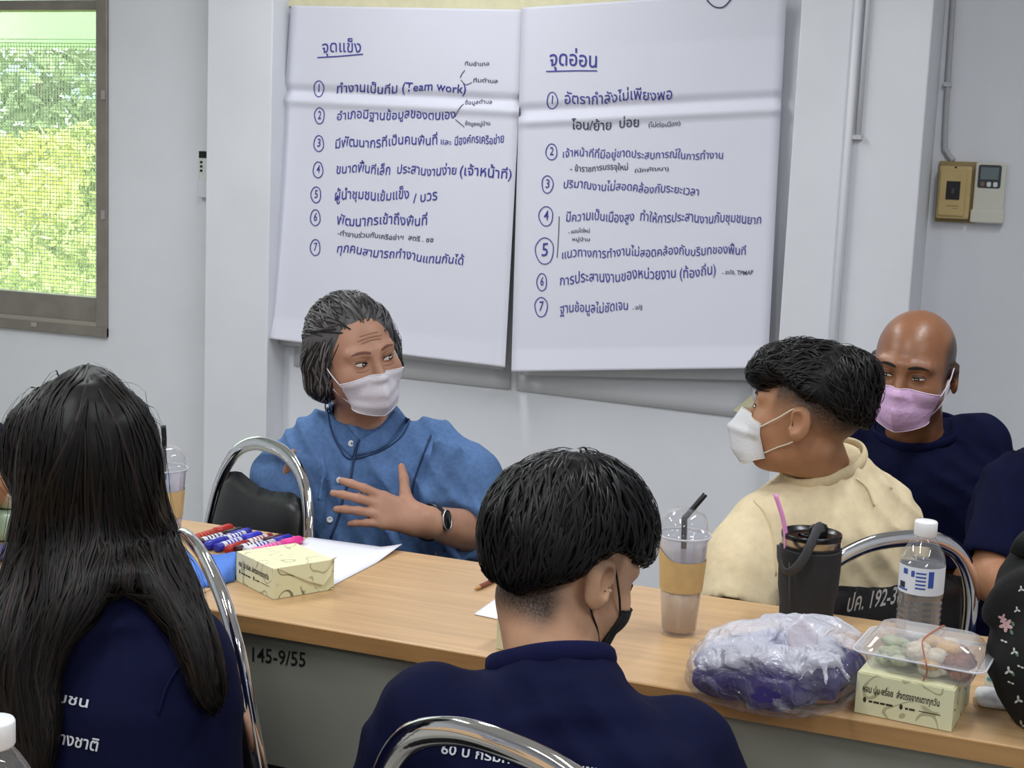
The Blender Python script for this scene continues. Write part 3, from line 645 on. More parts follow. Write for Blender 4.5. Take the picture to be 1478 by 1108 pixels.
# ------------------------------------------------------------ iced drinks
M_CLEAR = glassy('clear_plastic', (250, 250, 252), .07); M_FROST = glassy('frosted_plastic', (240, 240, 246), .5, .2)
M_MILK = mat('milk_tea', (206, 180, 150), .25); M_SLEEVE = mat('kraft_sleeve', (206, 172, 118), .6, noise=.07, nscale=60); M_STRAW = mat('black_straw', (20, 20, 22), .3)
def cup(c, label, straw):
    o = empty('iced_drink_cup', c, label, 'cup', 'iced drinks in domed cups'); x, y, z = c; z += .001
    rr = lambda h: .0255+(.0362-.0255)*h/.146
    MB().lathe([(.001, .004), (.022, .004), (.0255, 0), (rr(.004), .004), (rr(.06), .06), (rr(.14), .14), (.0372, .142), (.0375, .146), (.036, .148), (rr(.14)-.0008, .14), (rr(.01)-.0008, .01)], (x, y, z), 40, False, False).build('cup_wall', M_CLEAR, o, True)
    MB().lathe([(rr(.006)-.0015, .006), (rr(.072)-.0015, .072)], (x, y, z), 36).build('drink', M_MILK, o, True)
    MB().lathe([(rr(.072)-.0016, .0725), (rr(.134)-.0016, .134)], (x, y, z), 36, False, False).build('ice_film', M_FROST, o, True)
    g = []
    for j in range(8):
        r = []
        for i in range(41):
            a = 2*PI*i/40; top = .112+.016*max(0, math.cos(a-math.radians(205)))**4; h = .066+(top-.066)*j/7; r.append((x+(rr(h)+.0008)*math.cos(a), y+(rr(h)+.0008)*math.sin(a), z+h))
        g.append(r)
    MB().grid(g).build('sleeve', M_SLEEVE, o, True)
    ld = MB().lathe([(.0385, .143), (.0392, .149), (.036, .151), (.0358, .158), (.034, .168), (.028, .178), (.018, .1835), (.007, .185)], (x, y, z), 40, False, False).build('dome_lid', M_CLEAR, o, True)
    MB().tube([(x+.0388*math.cos(a), y+.0388*math.sin(a), z+.147) for a in np.linspace(0, 2*PI, 41)[:-1]], .0014, 6, closed=True).build('rim', M_FROST, ld, True)
    s0, s1, s2 = straw
    MB().tube(catmull([s0, (np.array(s0)*.1+np.array(s1)*.9), s1, np.array(s1)*.85+np.array(s2)*.15, s2], 4), .0042, 10).build('straw', M_STRAW, o, True)
    return o
c = onz(979, 913); dd = math.hypot(c[0], c[1])
cup(c, 'iced milk tea in a clear domed cup with a bent black straw beside the tumbler', (c+V(.002, .004, .05), atd(988, 748, dd), atd(1018, 713, dd+.01)))
c2 = onz(236, 800); dd = math.hypot(c2[0], c2[1]); t2 = c2+V(0, 0, .197)
cup(c2, 'clear domed cup mostly hidden behind the long black hair', (c2+V(.0, .0, .05), t2, atd(236, 614, dd)))

M_TUMB = mat('tumbler_sleeve', (42, 43, 46), .85, noise=.06, nscale=80, bump=.1, bscale=400); M_LIDB = mat('tumbler_lid', (14, 14, 16), .25); M_SS = mat('brushed_steel', (178, 176, 172), .25, 1.0)
c = onz(1162, 902); tm = empty('tumbler', c, 'dark grey insulated tumbler with a strap handle and a pink straw', 'tumbler'); x, y, z = c
MB().lathe([(.030, 0), (.0385, .001), (.0395, .006), (.0405, .035), (.0445, .06), (.0458, .09), (.0460, .118), (.0465, .121)], c, 44).build('sleeve', M_TUMB, tm, True)
MB().lathe([(.0440, .118), (.0440, .136), (.0445, .138)], c, 44).build('steel_band', M_SS, tm, True)
MB().lathe([(.0445, .136), (.0450, .140), (.0445, .144), (.041, .1445), (.039, .139), (.020, .138), (.001, .138)], c, 44, False, False).build('lid', M_LIDB, tm, True)
MB().lathe([(.012, .138), (.012, .142), (.010, .143)], c+V(-.004, -.006, 0), 20).build('sip_cap', M_LIDB, tm, True)
kd = math.hypot(x, y)
MB().rbox(atd(1181, 769, kd-.002), (.020, .030, .028), .006, 4, rotz(math.radians(-20)), .006).build('strap_anchor', M_LIDB, tm, True)
P = catmull([atd(1187, 760, kd-.005), atd(1180, 764, kd-.03), atd(1172, 782, kd-.048), atd(1160, 806, kd-.058), atd(1145, 823, kd-.06), atd(1133, 824, kd-.056), atd(1125, 808, kd-.050), atd(1124, 786, kd-.046)], 8)
MB().tube(P, .0085, 10, flat=(1.0, .28), up=(-.3, -1, .4)).build('strap', mat('strap_grey', (62, 63, 66), .7, noise=.08, nscale=90), tm, True)
MB().tube(catmull([atd(1136, 776, kd-.02)+V(0, 0, -.03), atd(1134, 772, kd-.02), atd(1129, 744, kd-.02), atd(1119, 713, kd-.02)], 6), .0034, 10).build('straw', mat('pink_straw', (226, 150, 204), .35), tm, True)
MB().tube([atd(1139, 812, kd-.046), atd(1140, 890, kd-.044)], .0011, 6).build('seam', mat('seam_grey', (66, 66, 70), .8), tm, True)

# ------------------------------------------------------------ water bottles
M_CAP = mat('white_cap', (236, 237, 240), .35); M_LABEL = mat('bottle_label', (222, 230, 244), .35); M_LB = mat('label_blue', (58, 88, 170), .4); M_LD = mat('label_dark', (52, 58, 74), .4)
M_WATER = glassy('water', (232, 236, 238), .05)
def bottle(c, label, s=1.0, face=0.0):
    o = empty('water_bottle', c, label, 'bottle', 'small plastic water bottles')
    x, y, z = c; pr = [(.001, .004), (.024, .003), (.029, .0), (.0315, .006)]
    for k in range(7): h = .016+k*.0085; pr += [(.0315, h), (.0302, h+.003), (.0302, h+.0045), (.0315, h+.0075)]
    pr += [(.0318, .078), (.0318, .124), (.0312, .130), (.0270, .142), (.0195, .154), (.0150, .160), (.0140, .166)]
    pr = [(r*s, h*s) for r, h in pr]
    MB().lathe(pr, c, 40, False, False).build('bottle_wall', M_CLEAR, o, True)
    MB().lathe([(r*.96, h+.001) for r, h in pr[3:-5]], c, 36).build('water', M_WATER, o, True)
    MB().lathe([(.0152*s, .163*s), (.0162*s, .165*s), (.0162*s, .183*s), (.0150*s, .185*s), (.001, .1852*s)], c, 36, True, False).build('cap', M_CAP, o, True)
    lb = MB(); g = [[(x+.0322*s*math.cos(a), y+.0322*s*math.sin(a), z+h*s) for a in np.linspace(0, 2*PI, 41)] for h in (.082, .122)]
    lo = lb.grid(g).build('label', M_LABEL, o, True)
    def patch(a0, a1, h0, h1, m, nm):
        g = [[(x+.0324*s*math.cos(a), y+.0324*s*math.sin(a), z+h*s) for a in np.linspace(a0+face, a1+face, 8)] for h in (h0, h1)]
        MB().grid(g).build(nm, m, lo)
    for k in range(5): patch(-.1, .35, .091+k*.0055, .0935+k*.0055, M_LB, 'print_line')
    patch(-.32, -.16, .108, .117, M_LB, 'print_drop'); patch(.45, .7, .094, .118, M_LB, 'print_block'); patch(-.75, -.5, .110, .118, M_LB, 'print_block'); patch(-.95, -.6, .089, .098, M_LD, 'print_picture'); patch(-1.1, -.45, .086, .0885, M_LB, 'print_line')
    return o
c = onz(1322, 930); bottle(c, 'clear plastic water bottle with a white cap behind the food container', 1.0, math.atan2(-c[1], -c[0])-.15)
q = atd(-8, 1038, 1.2); bottle(V(q[0], q[1], TZ), 'clear water bottle with a white cap at the bottom left, nearest the camera', (q[2]-TZ)/.185, 0); print('bottle scale', (q[2]-TZ)/.185)

# ------------------------------------------------------------ food container
fc = empty('food_container', onz(1330, 990, .803), 'clear plastic clamshell of rice and meat with a rubber band, on the snack box', 'food container')
A = onz(1233, 1028); B = onz(1373, 1057); ux = unit(V(B[0]-A[0], B[1]-A[1], 0)); uy = V(-ux[1], ux[0], 0); Mx = np.array([ux, uy, V(0, 0, 1)]).T
c0 = V(A[0], A[1], TZ)+ux*.070+uy*.060+V(0, 0, .0545)
def rr_loop(hx, hy, r, z, n=8, rib=0.0, m=60):
    L = []
    for cx, cy, a0 in ((hx-r, hy-r, 0), (-hx+r, hy-r, 90), (-hx+r, -hy+r, 180), (hx-r, -hy+r, 270)):
        for k in range(n+1): a = math.radians(a0+90*k/n); L.append((cx+r*math.cos(a), cy+r*math.sin(a)))
    L = np.array(L); seg = np.linalg.norm(np.roll(L, -1, 0)-L, axis=1); cum = np.concatenate([[0], np.cumsum(seg)]); Lc = np.vstack([L, L[:1]])
    t = np.linspace(0, cum[-1], m+1)[:-1]; Q = np.stack([np.interp(t, cum, Lc[:, k]) for k in (0, 1)], 1)
    nr = Q/np.linalg.norm(Q, axis=1)[:, None]
    Q = Q+nr*(rib*(np.arange(m) % 2))[:, None]
    return np.column_stack([Q, np.full(m, z)])
def loft(name, loops, m, parent, capb=True, capt=True, smooth=True):
    n = len(loops[0]); v = np.vstack(loops) @ Mx.T+c0; k = len(loops)
    f = [[j*n+i, j*n+(i+1) % n, (j+1)*n+(i+1) % n, (j+1)*n+i] for j in range(k-1) for i in range(n)]
    if capb: f.append(list(range(n))[::-1])
    if capt: f.append([(k-1)*n+i for i in range(n)])
    return mesh_obj(name, v, f, m, parent, smooth)
M_CLAM = glassy('clamshell_plastic', (246, 246, 248), .17, .04)
N_ = 120
loft('tray', [rr_loop(.060, .042, .012, .0, 8, 0, N_), rr_loop(.062, .044, .012, .002, 8, .0012, N_), rr_loop(.068, .050, .014, .021, 8, .0012, N_), rr_loop(.070, .052, .014, .0235, 8, 0, N_), rr_loop(.080, .060, .016, .0245, 8, 0, N_)], M_CLAM, fc, True, False, False)
loft('lid', [rr_loop(.081, .061, .016, .026, 8, 0, N_), rr_loop(.072, .054, .014, .027, 8, 0, N_), rr_loop(.069, .051, .014, .031, 8, .001, N_), rr_loop(.062, .044, .014, .043, 8, .001, N_), rr_loop(.056, .038, .014, .047, 8, 0, N_), rr_loop(.050, .032, .012, .0475, 8, 0, N_)], M_CLAM, fc, False, True, False)
MB().tube(rr_loop(.081, .061, .016, .0252, 8, 0, 60) @ Mx.T+c0, .0013, 6, closed=True).build('rim', M_FROST, fc, True)
def blobfood(name, rgb, spots, m=None):
    b = MB()
    for px, py, pz, r in spots: b.ball(c0+ux*px+uy*py+V(0, 0, pz), (r, r*.8, r*.55), 10, 7)
    return b.build(name, m or mat(name, rgb, .5, noise=.2, nscale=120, bump=.3, bscale=200), fc, True)
R2 = random.Random(3)
blobfood('rice', (214, 202, 178), [(R2.uniform(-.016, .030), R2.uniform(-.032, .034), R2.uniform(.008, .030), R2.uniform(.012, .017)) for _ in range(30)])
blobfood('greens', (170, 176, 138), [(R2.uniform(-.050, -.018), R2.uniform(-.034, .034), R2.uniform(.007, .020), R2.uniform(.009, .013)) for _ in range(34)])
blobfood('braised_meat', (120, 62, 34), [(R2.uniform(.026, .051), R2.uniform(-.036, .034), R2.uniform(.008, .026), R2.uniform(.010, .016)) for _ in range(30)])
blobfood('fried_egg', (206, 160, 84), [(.012, -.035, .018, .014), (.028, .004, .03, .018), (.008, .01, .033, .016)])
band = [c0+ux*(.008+.006*math.sin(t))+uy*(yy)+V(0, 0, zz) for t, (yy, zz) in enumerate([(-.0445, -.0006), (-.053, .012), (-.0625, .025), (-.054, .032), (-.045, .0445), (-.034, .0487), (0, .0488), (.034, .0487), (.045, .0445), (.054, .032), (.0625, .025), (.053, .012), (.0445, -.0006)])]
MB().tube(catmull(band, 3, True), .0009, 6, closed=True).build('rubber_band', mat('rubber_band', (176, 96, 70), .5), fc, True)

# ------------------------------------------------------------ small white things by the floral bag
wc = empty('tissue_pack', onz(1440, 1015), 'white soft pack on the table beside the black floral bag', 'tissue pack')
q = onz(1452, 1022); MB().rbox((q[0]-.002, q[1]+.01, TZ+.0085), (.075, .05, .016), .012, 5, rotz(.1), .007).build('pack', mat('white_wrap', (232, 233, 236), .4), wc, True)
cdp = empty('card', onz(1436, 1000), 'small printed white and teal card standing behind the snack box', 'card')
q = onz(1436, 998); MB().box((q[0], q[1]+.012, TZ+.022), (.03, .003, .042), rotz(-.3)).build('card_sheet', mat('card_white', (226, 234, 236), .5), cdp)
bb = MB()
for k in range(3): bb.box((q[0]-.002, q[1]+.0098, TZ+.012+k*.009), (.02, .001, .004), rotz(-.3))
bb.build('card_print', mat('card_teal', (90, 160, 170), .5), cdp)
# packets on the left table
pk = empty('snack_packet', onz(6, 770), 'pale green and cream snack packet at the left edge of the table', 'packet')
M_PALE = mat('packet_cream', (222, 216, 190), .35, noise=.08, nscale=22, bump=.3, bscale=24); M_PGRN = mat('packet_green', (176, 204, 176), .3, noise=.1, nscale=26, bump=.3, bscale=24)
q = onz(4, 775, TZ); MB().rbox((q[0]-.02, q[1], TZ+.025), (.11, .10, .05), .02, 5, rotz(.3), .018).build('packet', M_PGRN, pk, True)
MB().rbox((q[0]-.03, q[1]+.03, TZ+.066), (.12, .09, .032), .02, 5, rotz(.1), .013).build('folded_top', M_PALE, pk, True)
pp = empty('sachet', onz(5, 800), 'shiny purple and white sachet in front of the green packet', 'packet')
q = onz(4, 808, TZ); MB().rbox((q[0]-.015, q[1], TZ+.012), (.09, .05, .02), .012, 5, rotz(.35), .009).build('wrapper', mat('purple_foil', (96, 92, 150), .25, noise=.25, nscale=40, bump=.4, bscale=60), pp, True)
lan = empty('cord', onz(8, 795), 'thin black cord lying over the green packet', 'cord')
MB().tube(catmull([onz(-8, 806, TZ+.004), onz(4, 797, TZ+.03), onz(12, 762, TZ+.062), onz(18, 738, TZ+.084), onz(24, 725, TZ+.088)], 6), .0022, 8).build('cord_loop', M_BLK, lan, True)
# ------------------------------------------------------------ soft solids: signed fields meshed as one continuous surface
def axis(lo, hi, step, fine=()):
    P = [lo]
    while P[-1] < hi:
        s = step
        for a, b, f in fine:
            if a-f <= P[-1] <= b: s = min(s, f)
        P.append(P[-1]+s)
    return np.array(P)
class Field:
    def __init__(s, lo, hi, step, fine=None):
        fine = fine or []
        s.ax = [axis(lo[k], hi[k], step, [(c[0][k], c[1][k], c[2]) for c in fine]) for k in range(3)]
        s.F = np.full([len(a) for a in s.ax], 9.0, np.float32)
    def win(s, lo, hi):
        sl = tuple(slice(max(0, np.searchsorted(a, l)-1), min(len(a), np.searchsorted(a, h)+2)) for a, l, h in zip(s.ax, lo, hi))
        if any(q.stop-q.start < 1 for q in sl): return None, None
        X = np.meshgrid(*[a[q].astype(np.float32) for a, q in zip(s.ax, sl)], indexing='ij', sparse=True)
        return sl, X
    def put(s, sl, d, k, op='u'):
        G = s.F[sl]
        if op == 'u':
            if k > 0: h = np.maximum(k-np.abs(G-d), 0)/k; r = np.minimum(G, d)-h*h*k*.25
            else: r = np.minimum(G, d)
        else:
            d = -d
            if k > 0: h = np.maximum(k-np.abs(G-d), 0)/k; r = np.maximum(G, d)+h*h*k*.25
            else: r = np.maximum(G, d)
        s.F[sl] = r
    def cone(s, a, b, ra, rb=None, k=.02, op='u'):
        rb = ra if rb is None else rb; a = np.asarray(a, float); b = np.asarray(b, float); m = max(ra, rb)+k+.02
        sl, X = s.win(np.minimum(a, b)-m, np.maximum(a, b)+m)
        if sl is None: return s
        ab = b-a; L2 = max(ab @ ab, 1e-9)
        t = ((X[0]-a[0])*ab[0]+(X[1]-a[1])*ab[1]+(X[2]-a[2])*ab[2])/L2; t = np.clip(t, 0, 1)
        d = np.sqrt((X[0]-a[0]-t*ab[0])**2+(X[1]-a[1]-t*ab[1])**2+(X[2]-a[2]-t*ab[2])**2)-(ra+(rb-ra)*t)
        s.put(sl, d, k, op); return s
    def chain(s, pts, rs, k=.02, op='u'):
        for i in range(len(pts)-1): s.cone(pts[i], pts[i+1], rs[i], rs[i+1], k, op)
        return s
    def ell(s, c, r, M=None, k=.02, op='u'):
        c = np.asarray(c, float); r = np.asarray(r, float); m = r.max()+k+.02
        sl, X = s.win(c-m, c+m)
        if sl is None: return s
        x, y, z = X[0]-c[0], X[1]-c[1], X[2]-c[2]
        if M is not None: M = np.asarray(M); x, y, z = (M[0, i]*x+M[1, i]*y+M[2, i]*z for i in range(3))
        k0 = np.sqrt((x/r[0])**2+(y/r[1])**2+(z/r[2])**2)+1e-6; k1 = np.sqrt((x/r[0]**2)**2+(y/r[1]**2)**2+(z/r[2]**2)**2)+1e-6
        s.put(sl, k0*(k0-1)/k1, k, op); return s
    def torso(s, base, top, fwd, prof, k=.03, bend=0.0, power=2.3, op='u'):
        # lofted oval column: prof rows (t, half width, half depth, forward shift); t=0 base .. 1 top
        base = np.asarray(base, float); top = np.asarray(top, float); up = top-base; L = np.linalg.norm(up); up /= L
        fw = np.asarray(fwd, float); fw = unit(fw-up*(fw @ up)); sd = np.cross(fw, up)
        pr = np.array(prof, float); m = pr[:, 1].max()+.1
        sl, X = s.win(np.minimum(base, top)-m, np.maximum(base, top)+m)
        x, y, z = X[0]-base[0], X[1]-base[1], X[2]-base[2]
        t = (x*up[0]+y*up[1]+z*up[2])/L; tc = np.clip(t, pr[0, 0], pr[-1, 0])
        A = np.interp(tc, pr[:, 0], pr[:, 1]); B = np.interp(tc, pr[:, 0], pr[:, 2]); S = np.interp(tc, pr[:, 0], pr[:, 3])
        u = x*sd[0]+y*sd[1]+z*sd[2]; w = x*fw[0]+y*fw[1]+z*fw[2]-S-bend*np.sin(np.clip(t, 0, 1)*PI)
        q = (np.abs(u/A)**power+np.abs(w/B)**power)**(1/power)
        d = (q-1)*np.minimum(A, B)*.9
        over = np.maximum(pr[0, 0]-t, t-pr[-1, 0])*L
        d = np.where(over > 0, np.sqrt(np.maximum(d, 0)**2+over**2)+np.minimum(d, 0)*0, np.maximum(d, over)).astype(np.float32)
        s.put(sl, d, k, op); return s
    def plane(s, p, n, k=0.0):       # keep the side the normal points to
        n = unit(n); X = np.meshgrid(*[a.astype(np.float32) for a in s.ax], indexing='ij', sparse=True)
        d = (X[0]-p[0])*n[0]+(X[1]-p[1])*n[1]+(X[2]-p[2])*n[2]
        s.put((slice(None),)*3, d, k, 's'); return s
    def wrinkle(s, fn):
        X = np.meshgrid(*[a.astype(np.float32) for a in s.ax], indexing='ij', sparse=True)
        near = np.abs(s.F) < .03
        s.F = np.where(near, s.F+fn(*X), s.F).astype(np.float32); return s
    def mesh(s, smooth=2):
        F = s.F; nx, ny, nz = F.shape; I = F < 0
        I[0] = I[-1] = False; I[:, 0] = I[:, -1] = False; I[:, :, 0] = I[:, :, -1] = False
        F = np.where(I, np.minimum(F, -1e-6), np.maximum(F, 1e-6))
        cs = np.zeros((nx-1, ny-1, nz-1), np.uint8)
        for dx in (0, 1):
            for dy in (0, 1):
                for dz in (0, 1): cs += I[dx:nx-1+dx, dy:ny-1+dy, dz:nz-1+dz]
        act = (cs > 0) & (cs < 8); ci = np.argwhere(act); idx = -np.ones(act.shape, np.int32); idx[act] = np.arange(len(ci))
        acc = np.zeros((len(ci), 3)); cnt = np.zeros(len(ci))
        ax = s.ax
        for d in range(3):
            o = [k for k in range(3) if k != d]
            for a in (0, 1):
                for b in (0, 1):
                    p = ci.copy(); p[:, o[0]] += a; p[:, o[1]] += b; q = p.copy(); q[:, d] += 1
                    f0 = F[tuple(p.T)]; f1 = F[tuple(q.T)]; cr = (f0 < 0) != (f1 < 0); t = np.where(cr, f0/np.where(cr, f0-f1, 1), 0)
                    pos = np.stack([ax[k][p[:, k]] for k in range(3)], 1); pos[:, d] += t*(ax[d][np.minimum(p[:, d]+1, len(ax[d])-1)]-ax[d][p[:, d]])
                    acc[cr] += pos[cr]; cnt[cr] += 1
        v = acc/np.maximum(cnt, 1)[:, None]; faces = []
        for d in range(3):
            o = [(d+1) % 3, (d+2) % 3]; sl0 = [slice(None)]*3; sl1 = [slice(None)]*3; sl0[d] = slice(0, -1); sl1[d] = slice(1, None)
            ch = I[tuple(sl0)] != I[tuple(sl1)]; e = np.argwhere(ch)
            e = e[(e[:, o[0]] > 0) & (e[:, o[1]] > 0)]
            e = e[(e[:, o[0]] < F.shape[o[0]]-1) & (e[:, o[1]] < F.shape[o[1]]-1)]
            ins = I[tuple(e.T)]; c = []
            for a, b in ((-1, -1), (0, -1), (0, 0), (-1, 0)):
                q = e.copy(); q[:, o[0]] += a; q[:, o[1]] += b; c.append(idx[tuple(q.T)])
            c = np.stack(c, 1); c[~ins] = c[~ins][:, ::-1]; faces.append(c)
        f = np.vstack(faces); f = f[(f >= 0).all(1)]
        if smooth:
            E = np.vstack([f[:, [0, 1]], f[:, [1, 2]], f[:, [2, 3]], f[:, [3, 0]]])
            for it in range(smooth):
                for lam in (.5, -.52):
                    sm = np.zeros_like(v); n = np.zeros(len(v))
                    for k in range(3):
                        sm[:, k] = np.bincount(E[:, 0], v[E[:, 1], k], len(v))+np.bincount(E[:, 1], v[E[:, 0], k], len(v))
                    n = np.bincount(E[:, 0], minlength=len(v))+np.bincount(E[:, 1], minlength=len(v))
                    v = v+lam*(sm/np.maximum(n, 1)[:, None]-v)
        return v, f
def bvh_of(v, f): return BVHTree.FromPolygons([tuple(q) for q in v], [tuple(q) for q in f.tolist()] if isinstance(f, np.ndarray) else f)
def snoise(X, Y, Z, s, seed=0):
    r = np.random.default_rng(seed); o = 0
    for i in range(5):
        d = r.normal(size=3); d /= np.linalg.norm(d); o = o+np.sin((X*d[0]+Y*d[1]+Z*d[2])*s*(1+.5*i)+r.uniform(0, 6.3))/(1+.4*i)
    return o/2.2

# ------------------------------------------------------------ heads, hands, hair, masks
class Head:
    # local frame: -Y is where the face looks, +Z up, +X the person's left; origin between the ears at eye height
    def __init__(s, c, yaw, pitch=0.0, roll=0.0, scale=1.0):
        s.c = np.asarray(c, float); s.R = rotz(yaw) @ rotx(pitch) @ roty(roll); s.k = scale
    def W(s, p): return (np.asarray(p, float)*s.k) @ s.R.T+s.c
    def L(s, p): return ((np.asarray(p, float)-s.c) @ s.R)/s.k
    def build(s, F, wide=1.0, jaw=1.0, neck=None, neck_r=.052, ears=True, cheek=1.0, nose=1.0):
        k = s.k; R = s.R; E = lambda c, r, kk=.02, op='u', M=None: F.ell(s.W(c), np.array(r)*k, R if M is None else R @ M, kk*k, op)
        C = lambda a, b, ra, rb, kk=.015, op='u': F.cone(s.W(a), s.W(b), ra*k, rb*k, kk*k, op)
        E((0, .012, .030), (.076*wide, .094, .083), .01)
        E((0, -.030, -.030), (.064*wide, .060, .078), .035)
        E((0, -.012, -.055), (.060*wide*jaw, .058, .048), .03)
        E((0, -.062, -.094), (.026*jaw, .022, .018), .03)
        for x in (-1, 1):
            E((x*.040*wide, -.060, -.032), (.024*cheek, .022, .024), .025)
            C((x*.012, -.084, .020), (x*.046, -.070, .020), .010, .009, .016)
            E((x*.031, -.094, -.001), (.019, .012, .011), .012, 's')
            E((x*.031, -.0735, -.001), (.0150, .0145, .0125), .006)
        C((0, -.088, .004), (0, -.104, -.034*nose), .0075, .0115, .012)
        for x in (-1, 1): E((x*.011, -.096, -.038*nose), (.008, .009, .007), .008)
        E((0, -.090, -.062), (.022, .010, .009), .012); E((0, -.088, -.074), (.018, .009, .008), .01)
        if ears:
            for x in (-1, 1):
                M = rotz(x*math.radians(22)) @ rotx(math.radians(-8))
                E((x*.081*wide, .014, -.012), (.0085, .019, .031), .008, 'u', M)
                E((x*.0775*wide, .006, .006), (.010, .010, .014), .01, 'u', M)
                E((x*.0895*wide, .008, -.007), (.0085, .0105, .0185), .003, 's', M)
        if neck is not None: F.cone(s.W((0, .022, -.045)), neck, neck_r*.96, neck_r*1.1, .03)
    def face(s, bvh, x, z, off=0.0):
        o = s.W((x, -.25, z)); d = s.R @ np.array([0, 1.0, 0]); h = bvh.ray_cast(Vector(o), Vector(d))
        if h[0] is None: return s.W((x, -.08, z))
        return np.array(h[0])-d*off*s.k
    def side(s, bvh, ang, z, off=0.0, y0=-.015):
        d = np.array([math.sin(ang), -math.cos(ang), 0]); o = s.W(np.array([0, y0, z])+d*.25); h = bvh.ray_cast(Vector(o), Vector(s.R @ -d))
        r = .06 if h[0] is None else .25-(np.linalg.norm(np.array(h[0])-o)/s.k)
        return r+off

M_EYEW = mat('eye_white', (206, 198, 192), .25); M_IRIS = mat('iris_brown', (34, 22, 16), .15); M_LASH = mat('lash_dark', (30, 22, 20), .6)
def eyes(h, bvh, parent, gaze=(0, 0), open_=.0048, wid=.0145, brow=(38, 28, 24), bw=.0045, bz=.0205, lid=None, bslope=0.0):
    mb = mat('eyebrow', brow, .8, noise=.2, nscale=300)
    for x in (-1, 1):
        cx = x*.0315; top = []; bot = []
        N = 13
        for i in range(N):
            s = -1+2*i/(N-1); a = math.sqrt(max(0, 1-abs(s)**2.2))
            sl = .0016*s*x
            top.append((cx+s*wid, -.001+sl+open_*a)); bot.append((cx+s*wid, -.001+sl-open_*.8*a))
        b = MB(); b.grid([[h.face(bvh, px, pz, .0009) for px, pz in top], [h.face(bvh, px, (pz+qz)/2, .0016) for (px, pz), (_, qz) in zip(top, bot)], [h.face(bvh, px, pz, .0009) for px, pz in bot]])
        e = b.build('eye', M_EYEW, parent, True)
        ir = []; ic = (cx+gaze[0], -.001+gaze[1]); n = 14
        for i in range(n):
            a = 2*PI*i/n; px, pz = ic[0]+.0060*math.cos(a), ic[1]+.0060*math.sin(a)
            u = np.clip((px-cx)/wid, -1, 1); am = math.sqrt(max(0, 1-abs(u)**2.2)); pz = min(max(pz, -.001-open_*.8*am), -.001+open_*am)
            ir.append(h.face(bvh, px, pz, .0021))
        cc = np.mean(ir, 0); MB().add(ir+[cc], [(i, (i+1) % n, n) for i in range(n)]).build('iris', M_IRIS, e, False)
        MB().tube([h.face(bvh, px, pz+.0004, .0012) for px, pz in top], [.0005]+[.00115]*(N-2)+[.0006], 6).build('lash_line', M_LASH, e, True)
        MB().tube([h.face(bvh, px, pz-.0002, .0008) for px, pz in bot], .0005, 6).build('lower_lid', lid or M_LASH, e, True)
        if lid: MB().tube([h.face(bvh, px*1.0, pz+.0042, .0004) for px, pz in top[1:-1]], .0011, 6).build('lid_fold', lid, e, True)
        P = [(x*(.012+.038*t), bz+.006*math.sin(t*2.4)-.004*t+bslope*t) for t in np.linspace(0, 1, 9)]
        ws = [.6, .9, 1, 1, .95, .85, .7, .5, .25]
        g = [[h.face(bvh, px, pz+bw*w*.5, .0007) for (px, pz), w in zip(P, ws)], [h.face(bvh, px, pz, .0015) for px, pz in P], [h.face(bvh, px, pz-bw*w*.5, .0007) for (px, pz), w in zip(P, ws)]]
        MB().grid(g).build('eyebrow', mb, parent, True)
def face_mask(h, bvh, parent, m, mloop, ztop=-.018, zbot=-.108, half=62, tent=.122, pleats=3, name='face_mask', fold=0.0, sides=(-.03, -.085), ear=(.079, .012), under=.02):
    nu, nv = 31, 23; G = np.zeros((nv, nu, 3))
    prof_t = lambda v: np.interp(v, [0, .25, .5, .8, 1], [tent-.017, tent-.004, tent, tent-.010, tent-.030])
    for j in range(nv):
        v = j/(nv-1)
        for i in range(nu):
            s = -1+2*i/(nu-1); a = math.radians(half)*s
            z0 = ztop-.013*abs(s)**1.5*1.0; z1 = zbot+.026*abs(s)**1.6
            z = z0+(z1-z0)*v
            y0 = -.015+under*max(0, v-.7)*0
            r = h.side(bvh, a, max(z, -.098), .0028, -.015)
            yt = prof_t(v)-.015; xe, ye = .058, .052
            # tented front: straight from nose ridge to cheek
            dx, dy = abs(math.sin(a)), math.cos(a); den = dx/xe*(1-ye/yt)+dy/yt if True else 1
            rt = 1/(dx*(1/xe-(ye/yt)/xe)+dy/yt)
            if z < -.098: r = r*(1-(-.098-z)*6)
            # soft maximum of face and tent, fading to the cheek at the sides
            w = max(0, 1-abs(s)**6); rr = max(r, rt*w+r*(1-w)); 
            if pleats: rr += .0011*math.sin(v*PI*2*pleats+.6*s)*(1-abs(s)**4)
            if fold: rr += fold*max(0, 1-abs(v-.38)/.12)*(1-abs(s)**2)
            G[j, i] = h.W((rr*math.sin(a), -.015-rr*math.cos(a), z))
    o = solid(MB().grid(G).build(name, m, parent, True), .0012, 1)
    hem = MB(); hem.tube(G[0], .0011, 6).tube(G[-1], .0011, 6); hem.build('hem', mloop, o, True)
    for sx, col in ((1, -1), (-1, 0)):
        e = (sx*.084, ear[1]+.006); pts = [G[2, col], None, None, None, G[-4, col]]
        up = h.W((sx*ear[0], ear[1]-.008, .016)); bk = h.W((sx*(ear[0]-.004), ear[1]+.016, -.004)); lo = h.W((sx*(ear[0]-.006), ear[1]-.004, -.04))
        a0 = h.L(G[2, col]); a1 = h.L(G[-4, col]); mid = lambda a, b, o_: h.W((np.array(a)+np.array(h.L(b)))/2+np.array([sx*o_, 0, 0]))
        MB().tube(catmull([G[2, col], mid(a0, up, .004), up, bk, lo, mid(a1, lo, .004), G[-4, col]], 6), .0013, 6).build('ear_loop', mloop, o, True)
    return o
